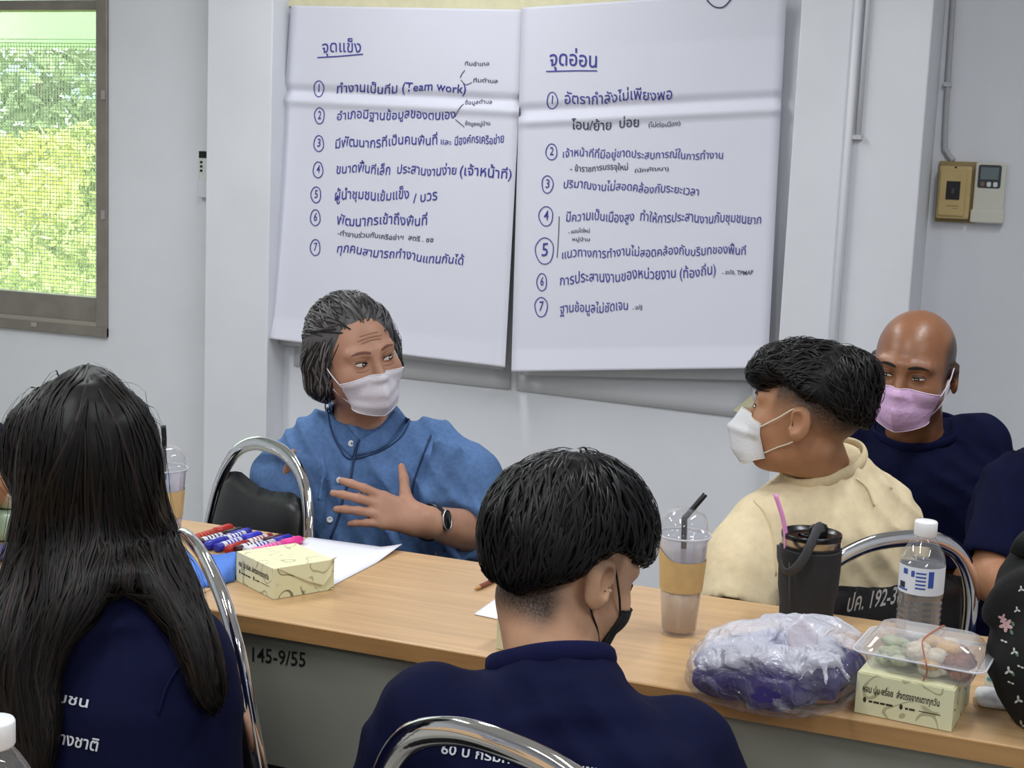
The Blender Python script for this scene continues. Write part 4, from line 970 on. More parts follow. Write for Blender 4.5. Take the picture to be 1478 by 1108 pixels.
def hand(F, wrist, d, palm_n, thumb, size=1.0, curl=(.25, .25, .3, .35), spread=.10, thumb_pose=(.6, .8), k=.004):
    # d: towards fingers; palm_n: out of the palm; thumb: side the thumb leaves
    d = unit(d); n = unit(palm_n-d*(np.dot(palm_n, d))); t = unit(np.asarray(thumb)-d*np.dot(thumb, d)-n*np.dot(thumb, n)); w = np.asarray(wrist, float); s = size
    F.cone(w-d*.03*s, w+d*.01*s, .024*s, .023*s, .02)
    lens = (.043, .047, .044, .034); offs = (.027, .009, -.010, -.027); kl = (.083, .086, .081, .072)
    for i in range(4):
        kn = w+d*kl[i]*s+t*offs[i]*s-n*.003*s
        F.cone(w+d*.012*s+t*offs[i]*.55*s, kn, .0145*s, .0115*s, .016)
        a = curl[i]; dirv = unit(d+t*spread*(1.5-i)*.55); p = kn; r = (.0098, .0090, .0082, .0072)
        for ph in range(3):
            L = lens[i]*(1, .66, .5)[ph]*s; ang = a*(ph+.6)
            dd = unit(dirv*math.cos(ang)+n*math.sin(ang)); q = p+dd*L
            F.cone(p, q, r[ph]*s*(.85 if i == 3 else 1), r[ph+1]*s*(.85 if i == 3 else 1), k); p = q
    b = w+d*.022*s+t*.018*s+n*.006*s; m1 = b+(d*.45+t*.8+n*.2)*.040*s
    F.cone(w+d*.03*s, b+d*.025*s+n*.008*s, .014*s, .016*s, .012); F.cone(b, m1, .0155*s, .0115*s, .012)
    t1 = unit(d*thumb_pose[0]+t*thumb_pose[1]+n*.15); m2 = m1+t1*.031*s; t2 = unit(t1+d*.15); m3 = m2+t2*.025*s
    F.cone(m1, m2, .0112*s, .0098*s, k); F.cone(m2, m3, .0098*s, .0078*s, k)
def strands(v, f, comb, n, length, width, steps=7, lift=(.001, .004), seed=1, pick=None, tipdown=0.0, jitter=.25, bvh=None, embed=0.0):
    # hair locks laid along a hair surface: ribbons rooted on it, following the combing direction
    r = np.random.default_rng(seed); bvh = bvh or bvh_of(v, f)
    c = v[f].mean(1); e1 = v[f[:, 2]]-v[f[:, 0]]; e2 = v[f[:, 3]]-v[f[:, 1]]; A = np.linalg.norm(np.cross(e1, e2), axis=1)
    if pick is not None: A = A*pick(c)
    roots = c[r.choice(len(c), n, p=A/A.sum())]; vv = []; ff = []
    for p in roots:
        L = length*r.uniform(.55, 1.15); st = L/steps; lf = r.uniform(*lift); jit = r.normal(size=3)*jitter; path = []; nr = []; q = np.array(p)
        for i in range(steps+1):
            h = bvh.find_nearest(Vector(q))
            if h[0] is None: break
            nn = np.array(h[1]); base = np.array(h[0]); u = i/steps
            path.append(base+nn*(lf*math.sin(PI*min(1, .15+u*.9))**.7-embed*(u < .01))); nr.append(nn)
            dv = comb(base)+jit; dv = dv-nn*(dv @ nn)*(1-tipdown*u); q = base+unit(dv)*st
        if len(path) < 3: continue
        b = len(vv); N = len(path); w = width*r.uniform(.6, 1.3)
        for i in range(N):
            t = unit(path[min(i+1, N-1)]-path[max(i-1, 0)]); sd = np.cross(t, nr[i]); ww = w*(.35+.65*math.sin(PI*min(1, .2+.75*i/(N-1))))*(1 if i < N-1 else .15)
            vv += [path[i]-sd*ww/2, path[i]+nr[i]*ww*.22, path[i]+sd*ww/2]
        for i in range(N-1):
            for k in (0, 1): ff.append((b+3*i+k, b+3*i+k+1, b+3*i+4+k, b+3*i+3+k))
    return np.array(vv), np.array(ff)
def hair_obj(parts, m, parent, name='hair'):
    vv = []; ff = []; b = 0
    for v, f in parts: vv.append(v); ff.append(np.asarray(f)+b); b += len(v)
    return mesh_obj(name, np.vstack(vv), np.vstack(ff), m, parent, True)
def hairmat(name, rgb, rough=.42, isl=.35, grey=None):
    m, nt, p = nodemat(name); g = nt.nodes.new('ShaderNodeNewGeometry'); cr = nt.nodes.new('ShaderNodeValToRGB'); e = cr.color_ramp.elements
    c = lin(rgb); e[0].color = (*[q*(1-isl) for q in c], 1); e[1].color = (*[q*(1+isl) for q in (lin(grey) if grey else c)], 1)
    if grey: e[0].position = .45
    nt.links.new(g.outputs['Random Per Island'], cr.inputs[0]); nt.links.new(cr.outputs[0], p.inputs['Base Color']); p.inputs['Roughness'].default_value = rough; p.inputs['Specular IOR Level'].default_value = .22
    return m
def skinmat(name, rgb, stub=(40, 34, 32), rough=.5, spec=.4):
    m, nt, p = nodemat(name); tc = nt.nodes.new('ShaderNodeTexCoord'); n = nt.nodes.new('ShaderNodeTexNoise'); n.inputs['Scale'].default_value = 28; n.inputs['Detail'].default_value = 5
    nt.links.new(tc.outputs['Object'], n.inputs['Vector']); cr = nt.nodes.new('ShaderNodeValToRGB'); e = cr.color_ramp.elements; c = lin(rgb)
    e[0].position = .3; e[0].color = (c[0]*.88, c[1]*.82, c[2]*.80, 1); e[1].position = .7; e[1].color = (c[0]*1.08, c[1]*1.07, c[2]*1.06, 1)
    nt.links.new(n.outputs['Fac'], cr.inputs[0])
    at = nt.nodes.new('ShaderNodeAttribute'); at.attribute_name = 'stubble'
    n2 = nt.nodes.new('ShaderNodeTexNoise'); n2.inputs['Scale'].default_value = 420; nt.links.new(tc.outputs['Object'], n2.inputs['Vector'])
    mr = nt.nodes.new('ShaderNodeMapRange'); mr.inputs['From Min'].default_value = .3; mr.inputs['From Max'].default_value = .7; mr.inputs['To Min'].default_value = .75; mr.inputs['To Max'].default_value = 1.15; nt.links.new(n2.outputs['Fac'], mr.inputs['Value'])
    mu = nt.nodes.new('ShaderNodeMath'); mu.operation = 'MULTIPLY'; mu.use_clamp = True; nt.links.new(at.outputs['Fac'], mu.inputs[0]); nt.links.new(mr.outputs[0], mu.inputs[1])
    mx = nt.nodes.new('ShaderNodeMix'); mx.data_type = 'RGBA'; mx.inputs[7].default_value = (*lin(stub), 1); nt.links.new(mu.outputs[0], mx.inputs[0]); nt.links.new(cr.outputs[0], mx.inputs[6]); nt.links.new(mx.outputs[2], p.inputs['Base Color'])
    b = nt.nodes.new('ShaderNodeBump'); b.inputs['Strength'].default_value = .08; b.inputs['Distance'].default_value = .004; n3 = nt.nodes.new('ShaderNodeTexNoise'); n3.inputs['Scale'].default_value = 160
    nt.links.new(tc.outputs['Object'], n3.inputs['Vector']); nt.links.new(n3.outputs['Fac'], b.inputs['Height']); nt.links.new(b.outputs['Normal'], p.inputs['Normal'])
    p.inputs['Roughness'].default_value = rough; p.inputs['Specular IOR Level'].default_value = spec; p.inputs['Subsurface Weight'].default_value = .06; p.inputs['Subsurface Radius'].default_value = (.012, .005, .003); p.inputs['Subsurface Scale'].default_value = .5
    return m
def attr(o, name, vals):
    a = o.data.attributes.new(name, 'FLOAT', 'POINT'); a.data.foreach_set('value', np.asarray(vals, np.float32))
def sstep(x, a, b): t = np.clip((x-a)/(b-a), 0, 1); return t*t*(3-2*t)
# ------------------------------------------------------------ people
def hit(bvh, px, py, off=0.0, dflt=None):
    d = ray(px, py); h = bvh.ray_cast(Vector(CAM), Vector(d))
    if h[0] is None: return None if dflt is None else atd(px, py, dflt)
    return np.array(h[0])-d*off
M_NAVY = mat('navy_cotton', (12, 16, 48), .85, noise=.12, nscale=40, bump=.25, bscale=22, spec=.15); M_NAVY2 = mat('navy_rib', (17, 20, 56), .9, noise=.1, nscale=90, spec=.15)
M_DENIM = mat('chambray', (86, 116, 162), .8, noise=.13, nscale=120, bump=.3, bscale=30, spec=.2); M_DENIM2 = mat('chambray_band', (78, 107, 152), .8, noise=.12, nscale=150, bump=.2, bscale=200, spec=.2); M_SEAM = mat('denim_seam', (38, 56, 92), .8)
M_CREAM = mat('cream_cotton', (226, 209, 174), .85, noise=.06, nscale=60, bump=.3, bscale=20, spec=.15); M_CREAM2 = mat('cream_rib', (221, 203, 166), .85, noise=.06, nscale=120, spec=.15)
M_TROUS = mat('dark_trousers', (24, 25, 32), .85, noise=.1, nscale=30); M_SHOE = mat('dark_shoe', (28, 26, 26), .5); M_BLUET = mat('blue_trousers', (30, 42, 92), .85, noise=.1, nscale=30)
M_PRINT = mat('white_print', (205, 208, 216), .7)

def build_person(name, label, head, nb, pelvis, fwd, prof, arms, skin, shirt, shirt_r=None, head_kw={}, legs=True, trous=None, folds=.005, hole=(.062, .05), hands=(), knees=None, shirt_name='shirt', extra=None, stub=None, neck_r=.052, shirt_extra=None, bend=0.0, bodyoff=.017, seed=1, legdir=None, tilt=.35, cr=.066, shirt_cut=None):
    nb = np.asarray(nb, float); pelvis = np.asarray(pelvis, float); fwd = unit(V(fwd[0], fwd[1], 0)); side = np.cross(fwd, V(0, 0, 1))
    o = empty(name, (pelvis[0], pelvis[1], 0), label, 'person')
    ld = fwd if legdir is None else unit(V(legdir[0], legdir[1], 0)); ls = np.cross(ld, V(0, 0, 1))
    hips = [pelvis+ls*s*.085+V(0, 0, .0) for s in (-1, 1)]; kn = [V(*(h[:2]+ld[:2]*.40+ls[:2]*s*.03), .505) for h, s in zip(hips, (-1, 1))]; an = [V(*(k[:2]-ld[:2]*.03), .085) for k in kn]; toe = [V(*(a[:2]+ld[:2]*.15), .035) for a in an]
    pts = [nb, pelvis]+kn+an+toe+[p for a in arms for p in a['pts']]+[head.W((x, y, z)) for x in (-.1, .1) for y in (-.12, .11) for z in (-.12, .12)]
    lo = np.min(pts, 0)-.12; hi = np.max(pts, 0)+.12; lo[2] = -.01
    hc = head.c; fine = [(hc-.125*head.k*np.array([1, 1, 1.02]), hc+.125*head.k, .0036)]
    for h_ in hands: c = h_['wrist']+unit(h_['d'])*.08*h_['size']; fine.append((c-.10, c+.10, .0032))
    F = Field(lo, hi, .012, fine)
    pr = [(t, a-bodyoff, b-bodyoff, s) for t, a, b, s in prof]
    F.torso(pelvis, nb, fwd, pr, .02, bend)
    F.cone(nb-V(0, 0, .03)+fwd*.0, head.W((0, .025, -.05)), neck_r*1.06, neck_r*.98, .018)
    head.build(F, **head_kw)
    for a in arms: F.chain(a['pts'], a['r'], .015)
    for h_ in hands: hand(F, **h_)
    if legs:
        for h_, k, a, t in zip(hips, kn, an, toe): F.chain([h_, k, a], [.085, .055, .038], .02); F.cone(a-V(0, 0, .045)-ld*.03, t, .032, .026, .02)
    if extra: extra(F)
    v, f = F.mesh(); body = mesh_obj('body', v, f, skin, o)
    bv = bvh_of(v, f)
    if stub is not None: attr(body, 'stubble', stub(head.L(v)))
    # shirt
    spts = [nb, pelvis]+[p for a in arms for p in a['sleeve']]
    lo = np.min(spts, 0)-.20; hi = np.max(spts, 0)+.16
    S = Field(lo, hi, .006)
    S.torso(pelvis, nb, fwd, prof, .02, bend)
    for a in arms: S.chain(a['sleeve'], a['sr'], a.get('k', .035))
    if shirt_extra: shirt_extra(S)
    nu = unit(head.W((0, .02, -.06))-nb); cax = unit(nu*.5+Z3*.6+tilt*.5*fwd)
    S.torso(nb-cax*.055, nb+cax*.014, fwd, [(0, cr+.022, cr+.014, 0), (.6, cr+.007, cr+.005, 0), (1, cr, cr, 0)], .03, 0, 2)
    if folds: S.wrinkle(lambda X, Y, Z: folds*(snoise(X, Y, Z*.6, 38, seed)*.6+1.5*(np.abs(np.sin(X*58+Y*44+Z*(38 if seed % 2 else -38)+2.2*snoise(X, Y, Z, 11, seed+5)))**.7-.6)*np.clip(snoise(X, Y, Z, 8, seed+7)+.35, 0, 1)))
    S.torso(nb+cax*.015, nb+cax*.12, fwd, [(0, cr+.001, cr+.001, 0), (1, cr+.03, cr+.03, 0)], .004, 0, 2, 's')
    if shirt_cut: shirt_cut(S)
    for a in arms:
        if a.get('hem'):
            e = a['sleeve'][-1]; dr = unit(e-a['sleeve'][-2]); R_ = a['sr'][-1]
            S.cone(e+dr*R_*1.6, e+dr*(R_*1.6+.05), R_*1.6, None, .004, 's'); S.cone(e-dr*.02, e+dr*.06, R_-.015, None, .003, 's')
    sv, sf = S.mesh(); sh = mesh_obj(shirt_name, sv, sf, shirt, o); sb = bvh_of(sv, sf)
    if legs:
        lo = np.min([*hips, *kn, *an], 0)-.13; hi = np.max([*hips, *kn, *an], 0)+.13
        T_ = Field(lo, hi, .011)
        for h_, k, a in zip(hips, kn, an): T_.chain([h_, k, a+V(0, 0, .01)], [.105, .072, .058], .03)
        T_.ell(pelvis+V(0, 0, .01), (.165, .13, .10), np.array([side, fwd, V(0, 0, 1)]).T, .03)
        tv, tf = T_.mesh(); mesh_obj('trousers', tv, tf, trous or M_TROUS, o)
        for a, t in zip(an, toe):
            Q = Field(np.minimum(a, t)-.10, np.maximum(a, t)+.08, .008); Q.cone(a-V(0, 0, .045)-ld*.035, t+ld*.012, .042, .033, .02); Q.cone(a, a-V(0, 0, .04), .046, .045, .02); Q.plane((0, 0, .002), (0, 0, 1))
            qv, qf = Q.mesh(); mesh_obj('shoe', qv, qf, M_SHOE, o)
    return o, body, bv, sh, sb, (v, f)
def ring_collar(o, head, nb, m, r, tr, fwd, bvs=(), tilt=.35, n=40):
    cax = unit(unit(head.W((0, .02, -.06))-nb)*.5+Z3*.6+tilt*.5*fwd); fw = unit(fwd-cax*(np.dot(fwd, cax))); sd = np.cross(fw, cax)
    P = []
    for a in np.linspace(0, 2*PI, n+1)[:-1]:
        d = sd*math.cos(a)+fw*math.sin(a); q = nb+cax*.012; rr = r
        for bv in bvs:
            h = bv.ray_cast(Vector(q+d*.16), Vector(-d))
            if h[0] is not None: rr = max(rr, min((np.array(h[0])-q) @ d+.001, r+.022))
        P.append((d, rr))
    R_ = np.array([p[1] for p in P])
    for _ in range(4): R_ = (np.roll(R_, 1)+2*R_+np.roll(R_, -1))/4
    P = [nb+cax*.012+p[0]*x for p, x in zip(P, R_)]
    MB().tube(P, tr, 8, closed=True, flat=(1.5, .6), up=tuple(cax)).build('collar', m, o, True)
def shirt_text(sb, parent, body, a, b, h, thick=.014, name='printed_text', slant=.0, m=None):
    v, f = text_mesh(body, 2, thick); wd = v[:, 0].max(); a = np.array(a, float); b = np.array(b, float); d = b-a; t = d/np.linalg.norm(d); n = np.array([t[1], -t[0]])
    pts = [hit(sb, *(a+d*(x/wd)+n*y*h+t*slant*y*h), .0015, 1.45) for x, y in v]
    return mesh_obj(name, pts, f, m or M_PRINT, parent, False)
def simple_hand(w, d, n, t, s=.95): return dict(wrist=np.asarray(w), d=np.asarray(d), palm_n=np.asarray(n), thumb=np.asarray(t), size=s, curl=(.5, .55, .6, .65))
Z3 = V(0, 0, 1)

# --- woman in the blue blouse
def woman():
    hd = Head(atd(514, 512, 2.72), math.radians(55), math.radians(1), math.radians(-12), .90)
    nb = atd(528, 602, 2.765); fw = unit(V(math.sin(math.radians(22)), -math.cos(math.radians(22)), 0)); pel = V(nb[0]-.02, nb[1]+.06, .50)
    prof = [(-.05, .20, .15, 0), (.2, .205, .155, 0), (.5, .195, .148, 0), (.72, .180, .128, 0), (.84, .160, .108, 0), (.92, .118, .086, 0), (.97, .082, .072, 0), (1.0, .064, .062, 0)]
    SL, EL, WL = atd(636, 648, 2.76), atd(690, 768, 2.66), atd(606, 751, 2.53)
    SR, ER, WR = atd(448, 636, 2.80), atd(412, 762, 2.86), atd(404, 738, 2.78)
    hl = dict(wrist=WL, d=atd(500, 722, 2.515)-WL, palm_n=ray(560, 720)+V(-.25, 0, -.25), thumb=Z3+V(-.12, -.1, 0), size=.90, curl=(.2, .26, .32, .40), spread=.20, thumb_pose=(.28, 1.0))
    hr = dict(wrist=WR, d=atd(430, 635, 2.74)-WR, palm_n=V(1, .3, 0), thumb=V(.55, -.8, .1), size=.86, curl=(.04, .8, .95, 1.0), spread=.2, thumb_pose=(.8, .6))
    arms = [dict(pts=[SL, EL, WL], r=[.034, .043, .027], sleeve=[SL+V(-.02, 0, 0), atd(668, 700, 2.72), atd(690, 765, 2.66), atd(676, 768, 2.63)], sr=[.060, .078, .064, .050], hem=True),
            dict(pts=[SR, ER, WR], r=[.034, .040, .027], sleeve=[SR+V(.02, 0, 0), atd(420, 690, 2.84), atd(412, 740, 2.86)], sr=[.060, .070, .060], hem=True)]
    def ex(S):
        S.chain([atd(676, 700, 2.71), atd(697, 770, 2.65), atd(694, 800, 2.64)], [.05, .034, .016], .03)
        for a, b in (((632, 640), (612, 745)), ((655, 650), (622, 720)), ((670, 690), (640, 745)), ((470, 650), (462, 720)), ((690, 720), (668, 752)), ((560, 690), (575, 790))):   # soft standing folds
            A, B = atd(*a, 2.63), atd(*b, 2.60); S.cone(A+ray(*a)*.035, B+ray(*b)*.035, .010, .007, .03)
        pass
    def vcut(S): S.chain([atd(545, 560, 2.73), atd(536, 590, 2.70), atd(527, 612, 2.675), atd(519, 631, 2.658)], [.046, .040, .026, .008], .006, 's')
    o, body, bv, sh, sb, _ = build_person('person', 'person in a blue chambray blouse gesturing with both hands, grey hair and a white mask', hd, nb, pel, fw, prof, arms, skinmat('skin_warm', (176, 134, 112)), M_DENIM, hands=(hl, hr), shirt_name='blouse', folds=.010, neck_r=.05, bodyoff=.010, shirt_extra=ex, shirt_cut=vcut, tilt=.5, cr=.062, trous=M_TROUS, head_kw=dict(cheek=1.15, wide=1.02), seed=3)
    eyes(hd, bv, o, gaze=(.0048, .0002), open_=.0048, brow=(112, 76, 66), bw=.0062, bz=.021, lid=mat('lid_shade', (140, 98, 80), .6), wid=.0135)
    face_mask(hd, bv, o, mat('mask_white', (216, 213, 224), .7, bump=.15, bscale=300), mat('mask_loop', (226, 224, 230), .7), ztop=-.024, zbot=-.118, half=60, tent=.120)
    lm = mat('skin_crease', (146, 104, 84), .6)
    for z, w_, dz in ((.040, .024, .004), (.047, .030, .003), (.055, .022, .002)):
        MB().tube([hd.face(bv, x, z+dz*math.cos(x*60), .0002) for x in np.linspace(-w_, w_, 13)], [.0003]+[.0011]*11+[.0003], 6).build('forehead_line', lm, o, True)
    for x in (-1, 1): MB().tube([hd.face(bv, x*(.0315+.014*t), -.0125-.004*math.cos(t*1.5), .0002) for t in np.linspace(-1, 1, 11)], [.0003]+[.001]*9+[.0003], 6).build('under_eye_line', lm, o, True)
    # blouse details
    def onb(p, off=.003): return hit(sb, p[0], p[1], off, 2.64)
    def strip(inn, out, nm, m):
        A, B = catmull(inn, 5), catmull(out, 5); N = min(len(A), len(B))
        return solid(MB().grid([[onb(A[i]*(1-w)+B[i]*w, .004) for i in range(N)] for w in np.linspace(0, 1, 6)]).build(nm, m, o, True), .003, 1)
    strip([(494, 584), (497, 604), (504, 620), (517, 634)], [(476, 582), (480, 612), (490, 640), (508, 660)], 'collar_band', M_DENIM2)
    strip([(519, 634), (541, 621), (558, 606), (568, 592)], [(514, 658), (548, 648), (576, 628), (590, 604)], 'collar_band', M_DENIM2)
    MB().tube([onb(p, .003) for p in catmull([(519, 634), (511, 662), (506, 690), (497, 712), (489, 745), (477, 776)], 6)], .0022, 6).build('placket_seam', M_SEAM, o, True)
    MB().tube([onb(p, .002) for p in catmull([(622, 628), (608, 664), (596, 700), (592, 735)], 6)], .0018, 6).build('sleeve_seam', M_SEAM, o, True)
    MB().tube([onb(p, .002) for p in catmull([(472, 588), (478, 620), (490, 646), (506, 662), (548, 651), (578, 631), (592, 607)], 5)], .0014, 6).build('collar_seam', M_SEAM, o, True)
    mb = mat('pearl_button', (218, 222, 226), .2)
    for p in ((507, 640), (490, 693), (476, 750)):
        c = onb(p, .003); n = -ray(*p); M = np.array(Vector(n).to_track_quat('Z', 'Y').to_matrix())
        MB().lathe([(.001, .001), (.0022, .001), (.003, .0024), (.0058, .0024), (.0062, .001), (.0062, -.002)], c, 18, True, False, M).build('button', mb, o, True)
    # watch
    wc = WL+(EL-WL)*.17; ax = unit(EL-WL); q = np.array(Vector(ax).to_track_quat('Z', 'Y').to_matrix())
    w = MB().lathe([(.0330, -.008), (.0345, -.007), (.0345, .007), (.0330, .008)], wc, 30, False, False, q).build('watch_strap', M_BLK, o, True)
    n = unit(-ray(625, 755)+V(.35, 0, .25)); n = unit(n-ax*(n @ ax)); M = np.array([ax, np.cross(n, ax), n]).T
    MB().rbox(wc+n*.036, (.024, .036, .009), .010, 6, M, .003).build('watch_face', mat('watch_glass', (22, 22, 26), .12), w, True)
    MB().tube([wc+n*.040+M @ V(.0125*math.cos(a), .0185*math.sin(a), 0) for a in np.linspace(0, 2*PI, 25)[:-1]], .0016, 6, closed=True).build('watch_rim', M_SS, w, True)
    # hair: swept back, bobbed at the jaw
    H = Field(hd.c-.17, hd.c+.17, .005); R = hd.R; k = hd.k
    H.ell(hd.W((0, .026, .036)), np.array((.090, .098, .096))*k, R, .01); H.ell(hd.W((0, .072, -.02)), np.array((.082, .052, .080))*k, R, .03)
    for x in (-1, 1): H.chain([hd.W((x*.072, .012, .05)), hd.W((x*.080, .016, .0)), hd.W((x*.080, .022, -.05)), hd.W((x*.070, .026, -.076))], [.026, .024, .024, .010], .02)
    H.ell(hd.W((0, -.115, -.040)), np.array((.088, .080, .105))*k, R, .012, 's'); H.cone(hd.W((0, -.06, .02)), hd.W((0, -.09, .045)), .03, .03, .02, 's')
    H.wrinkle(lambda X, Y, Z: .0022*snoise(X*1.4, Y, Z*.4, 75, 2))
    hv, hf = H.mesh(1)
    def comb(p):
        l = hd.L(p); return hd.R @ (V(0, .9, .1) if l[2] > .06 else V(0, .55, -.9) if l[2] > 0 else V(0, .15, -1))
    hv2, hf2 = strands(hv, hf, comb, 1500, .085, .0030, 7, (.0008, .006), 5, None, .4, .22)
    hair_obj([(hv, hf), (hv2, hf2)], hairmat('grey_hair', (44, 42, 42), .5, .5, (96, 93, 95)), o)
    MB().tube([hd.W((-.084+.004*math.cos(a), .0+.016*math.sin(a)*.6, -.088+.013*math.cos(a))) for a in np.linspace(0, 2*PI, 21)[:-1]], .0014, 6, closed=True).build('earring', M_SEAM, o, True)
    return o

# --- bald man with the pink mask
def bald():
    hd = Head(atd(1318, 530, 2.88), math.radians(-8), math.radians(6), math.radians(4), .98)
    nb = atd(1322, 628, 2.95); fw = unit(V(-.15, -1, 0)); pel = V(nb[0]+.06, nb[1]+.12, .50)
    prof = [(-.05, .175, .12, 0), (.3, .185, .125, 0), (.6, .19, .125, 0), (.78, .185, .115, 0), (.88, .155, .10, 0), (.95, .105, .085, 0), (1.0, .068, .066, 0)]
    SL, EL, WL = atd(1408, 645, 2.97), atd(1415, 815, 2.92), atd(1370, 905, 2.72)
    SR, ER, WR = atd(1240, 645, 3.0), atd(1215, 800, 2.96), atd(1262, 900, 2.75)
    arms = [dict(pts=[SL, EL, WL], r=[.052, .042, .028], sleeve=[SL, atd(1415, 740, 2.94), atd(1405, 812, 2.92)], sr=[.070, .064, .058], hem=True), dict(pts=[SR, ER, WR], r=[.052, .042, .028], sleeve=[SR, atd(1218, 780, 2.97)], sr=[.070, .062], hem=True)]
    hs = (simple_hand(WL, V(-.3, -1, -.2), V(0, 0, -1), V(-1, 0, 0)), simple_hand(WR, V(.2, -1, -.2), V(0, 0, -1), V(1, 0, 0)))
    def stub(l):
        x, y, z = np.abs(l[:, 0]), l[:, 1], l[:, 2]
        side = sstep(x+.35*np.maximum(y, 0), .060, .074)*sstep(y, -.050, -.028)*sstep(z, -.022, -.004)*(1-sstep(z, .062, .084))
        return np.clip(side, 0, 1)*.92
    o, body, bv, sh, sb, _ = build_person('person', 'person with a bald head, pink face mask and navy t-shirt sitting against the wall', hd, nb, pel, fw, prof, arms, skinmat('skin_tan', (140, 96, 68), (30, 26, 26), .36, .5), M_NAVY, hands=hs, folds=.005, neck_r=.054, stub=stub, head_kw=dict(wide=1.0, jaw=1.0), seed=11, hole=(.070, .054))
    eyes(hd, bv, o, gaze=(-.0022, -.0004), open_=.0030, brow=(26, 20, 18), bw=.0062, bz=.0190, wid=.0135, lid=mat('lid_dark', (96, 62, 46), .6), bslope=-.002)
    m = face_mask(hd, bv, o, mat('mask_pink', (214, 176, 218), .65, bump=.3, bscale=70), mat('mask_pink_loop', (226, 208, 226), .7), ztop=-.020, zbot=-.112, half=60, tent=.122, pleats=2)
    ring_collar(o, hd, nb, M_NAVY2, .064, .0075, fw, (bv, sb))
    return o

# --- man in the cream shirt, seen from behind in profile
def beige():
    hd = Head(atd(1164, 597, 2.43), math.radians(-97), math.radians(-5), math.radians(-3), .94)
    nb = atd(1197, 673, 2.49); fw = unit(V(-.66, .75, 0)); pel = V(nb[0]+.03, nb[1]+.03, .50)
    prof = [(-.05, .16, .115, 0), (.3, .17, .12, 0), (.6, .175, .12, 0), (.78, .172, .112, 0), (.87, .15, .096, 0), (.94, .108, .082, 0), (1.0, .062, .064, 0)]
    SL, EL, WL = atd(1108, 760, 2.40), atd(1052, 890, 2.31), atd(1000, 930, 2.45)
    SR, ER, WR = atd(1248, 742, 2.60), atd(1290, 860, 2.66), atd(1240, 900, 2.75)
    arms = [dict(pts=[SL, EL+V(0, .02, .0), WL], r=[.05, .04, .028], sleeve=[SL, atd(1078, 810, 2.37), atd(1064, 872, 2.32)], sr=[.064, .066, .066], hem=True), dict(pts=[SR, ER, WR], r=[.05, .04, .028], sleeve=[SR, ER], sr=[.066, .058], hem=True)]
    hs = (simple_hand(WL, V(-.5, .8, -.3), V(0, 0, -1), V(1, .5, 0)), simple_hand(WR, V(-.7, .6, -.2), V(0, 0, -1), V(-.5, -.6, 0)))
    def stub(l):
        x, y, z = np.abs(l[:, 0]), l[:, 1], l[:, 2]
        line = .058-.55*np.maximum(y+.01, 0)
        s = sstep(z, line-.075, line-.005)*sstep(y, -.050, -.036)
        s = s*(1-sstep(np.hypot(y-.014, z+.012), .036, .030)*(x > .078))
        return np.clip(s*.95, 0, 1)
    o, body, bv, sh, sb, bm_ = build_person('person', 'person in a cream t-shirt with short black faded hair and a white mask, turned left', hd, nb, pel, fw, prof, arms, skinmat('skin_olive', (176, 130, 98), (30, 26, 24), .5), M_CREAM, hands=hs, folds=.006, neck_r=.045, cr=.062, stub=stub, head_kw=dict(wide=.98, jaw=.95), seed=21, hole=(.064, .054), shirt_name='t_shirt')
    eyes(hd, bv, o, open_=.0042, brow=(30, 24, 22), bw=.006, wid=.014)
    face_mask(hd, bv, o, mat('mask_kf_white', (226, 226, 230), .6, bump=.12, bscale=200), mat('mask_kf_loop', (224, 216, 200), .7), ztop=-.012, zbot=-.112, half=58, tent=.138, pleats=0, fold=.008)
    ring_collar(o, hd, nb, M_CREAM2, .064, .0075, fw, (bv, sb))
    for cu in ([(1088, 722), (1105, 742), (1116, 778), (1120, 830)], [(1236, 690), (1252, 705), (1262, 730)]):
        MB().tube([q for q in (hit(sb, px, py, .001) for px, py in catmull(cu, 6)) if q is not None], .0016, 6).build('shoulder_seam', M_CREAM2, o, True)
    H = Field(hd.c-.16, hd.c+.17, .0048); R = hd.R; k = hd.k
    H.ell(hd.W((0, .016, .040)), np.array((.086, .103, .091))*k, R, .01); H.ell(hd.W((0, -.050, .072)), np.array((.070, .060, .040))*k, R, .03); H.ell(hd.W((0, .06, .085)), np.array((.055, .05, .035))*k, R, .03)
    n = unit(hd.R @ V(0, .42, 1)); H.plane(hd.W((0, 0, .047)), n, .012)
    H2 = Field(hd.c-.16, hd.c+.17, .0048); H2.ell(hd.W((0, -.068, .064)), np.array((.070, .042, .036))*k, R, .01); H.F = np.minimum(H.F, H2.F)
    H.wrinkle(lambda X, Y, Z: .003*snoise(X, Y, Z, 80, 8))
    hv, hf = H.mesh(1)
    def comb(p):
        l = hd.L(p); return hd.R @ (unit(V(l[0]*3, -.7, -.1)) if l[1] < .04 else V(l[0]*4, .6, -.8))
    hair_obj([(hv, hf), strands(hv, hf, comb, 2300, .05, .0028, 6, (.001, .009), 6, None, .75, .35)], hairmat('black_hair_cropped', (20, 18, 18), .42, .4), o)
    return o

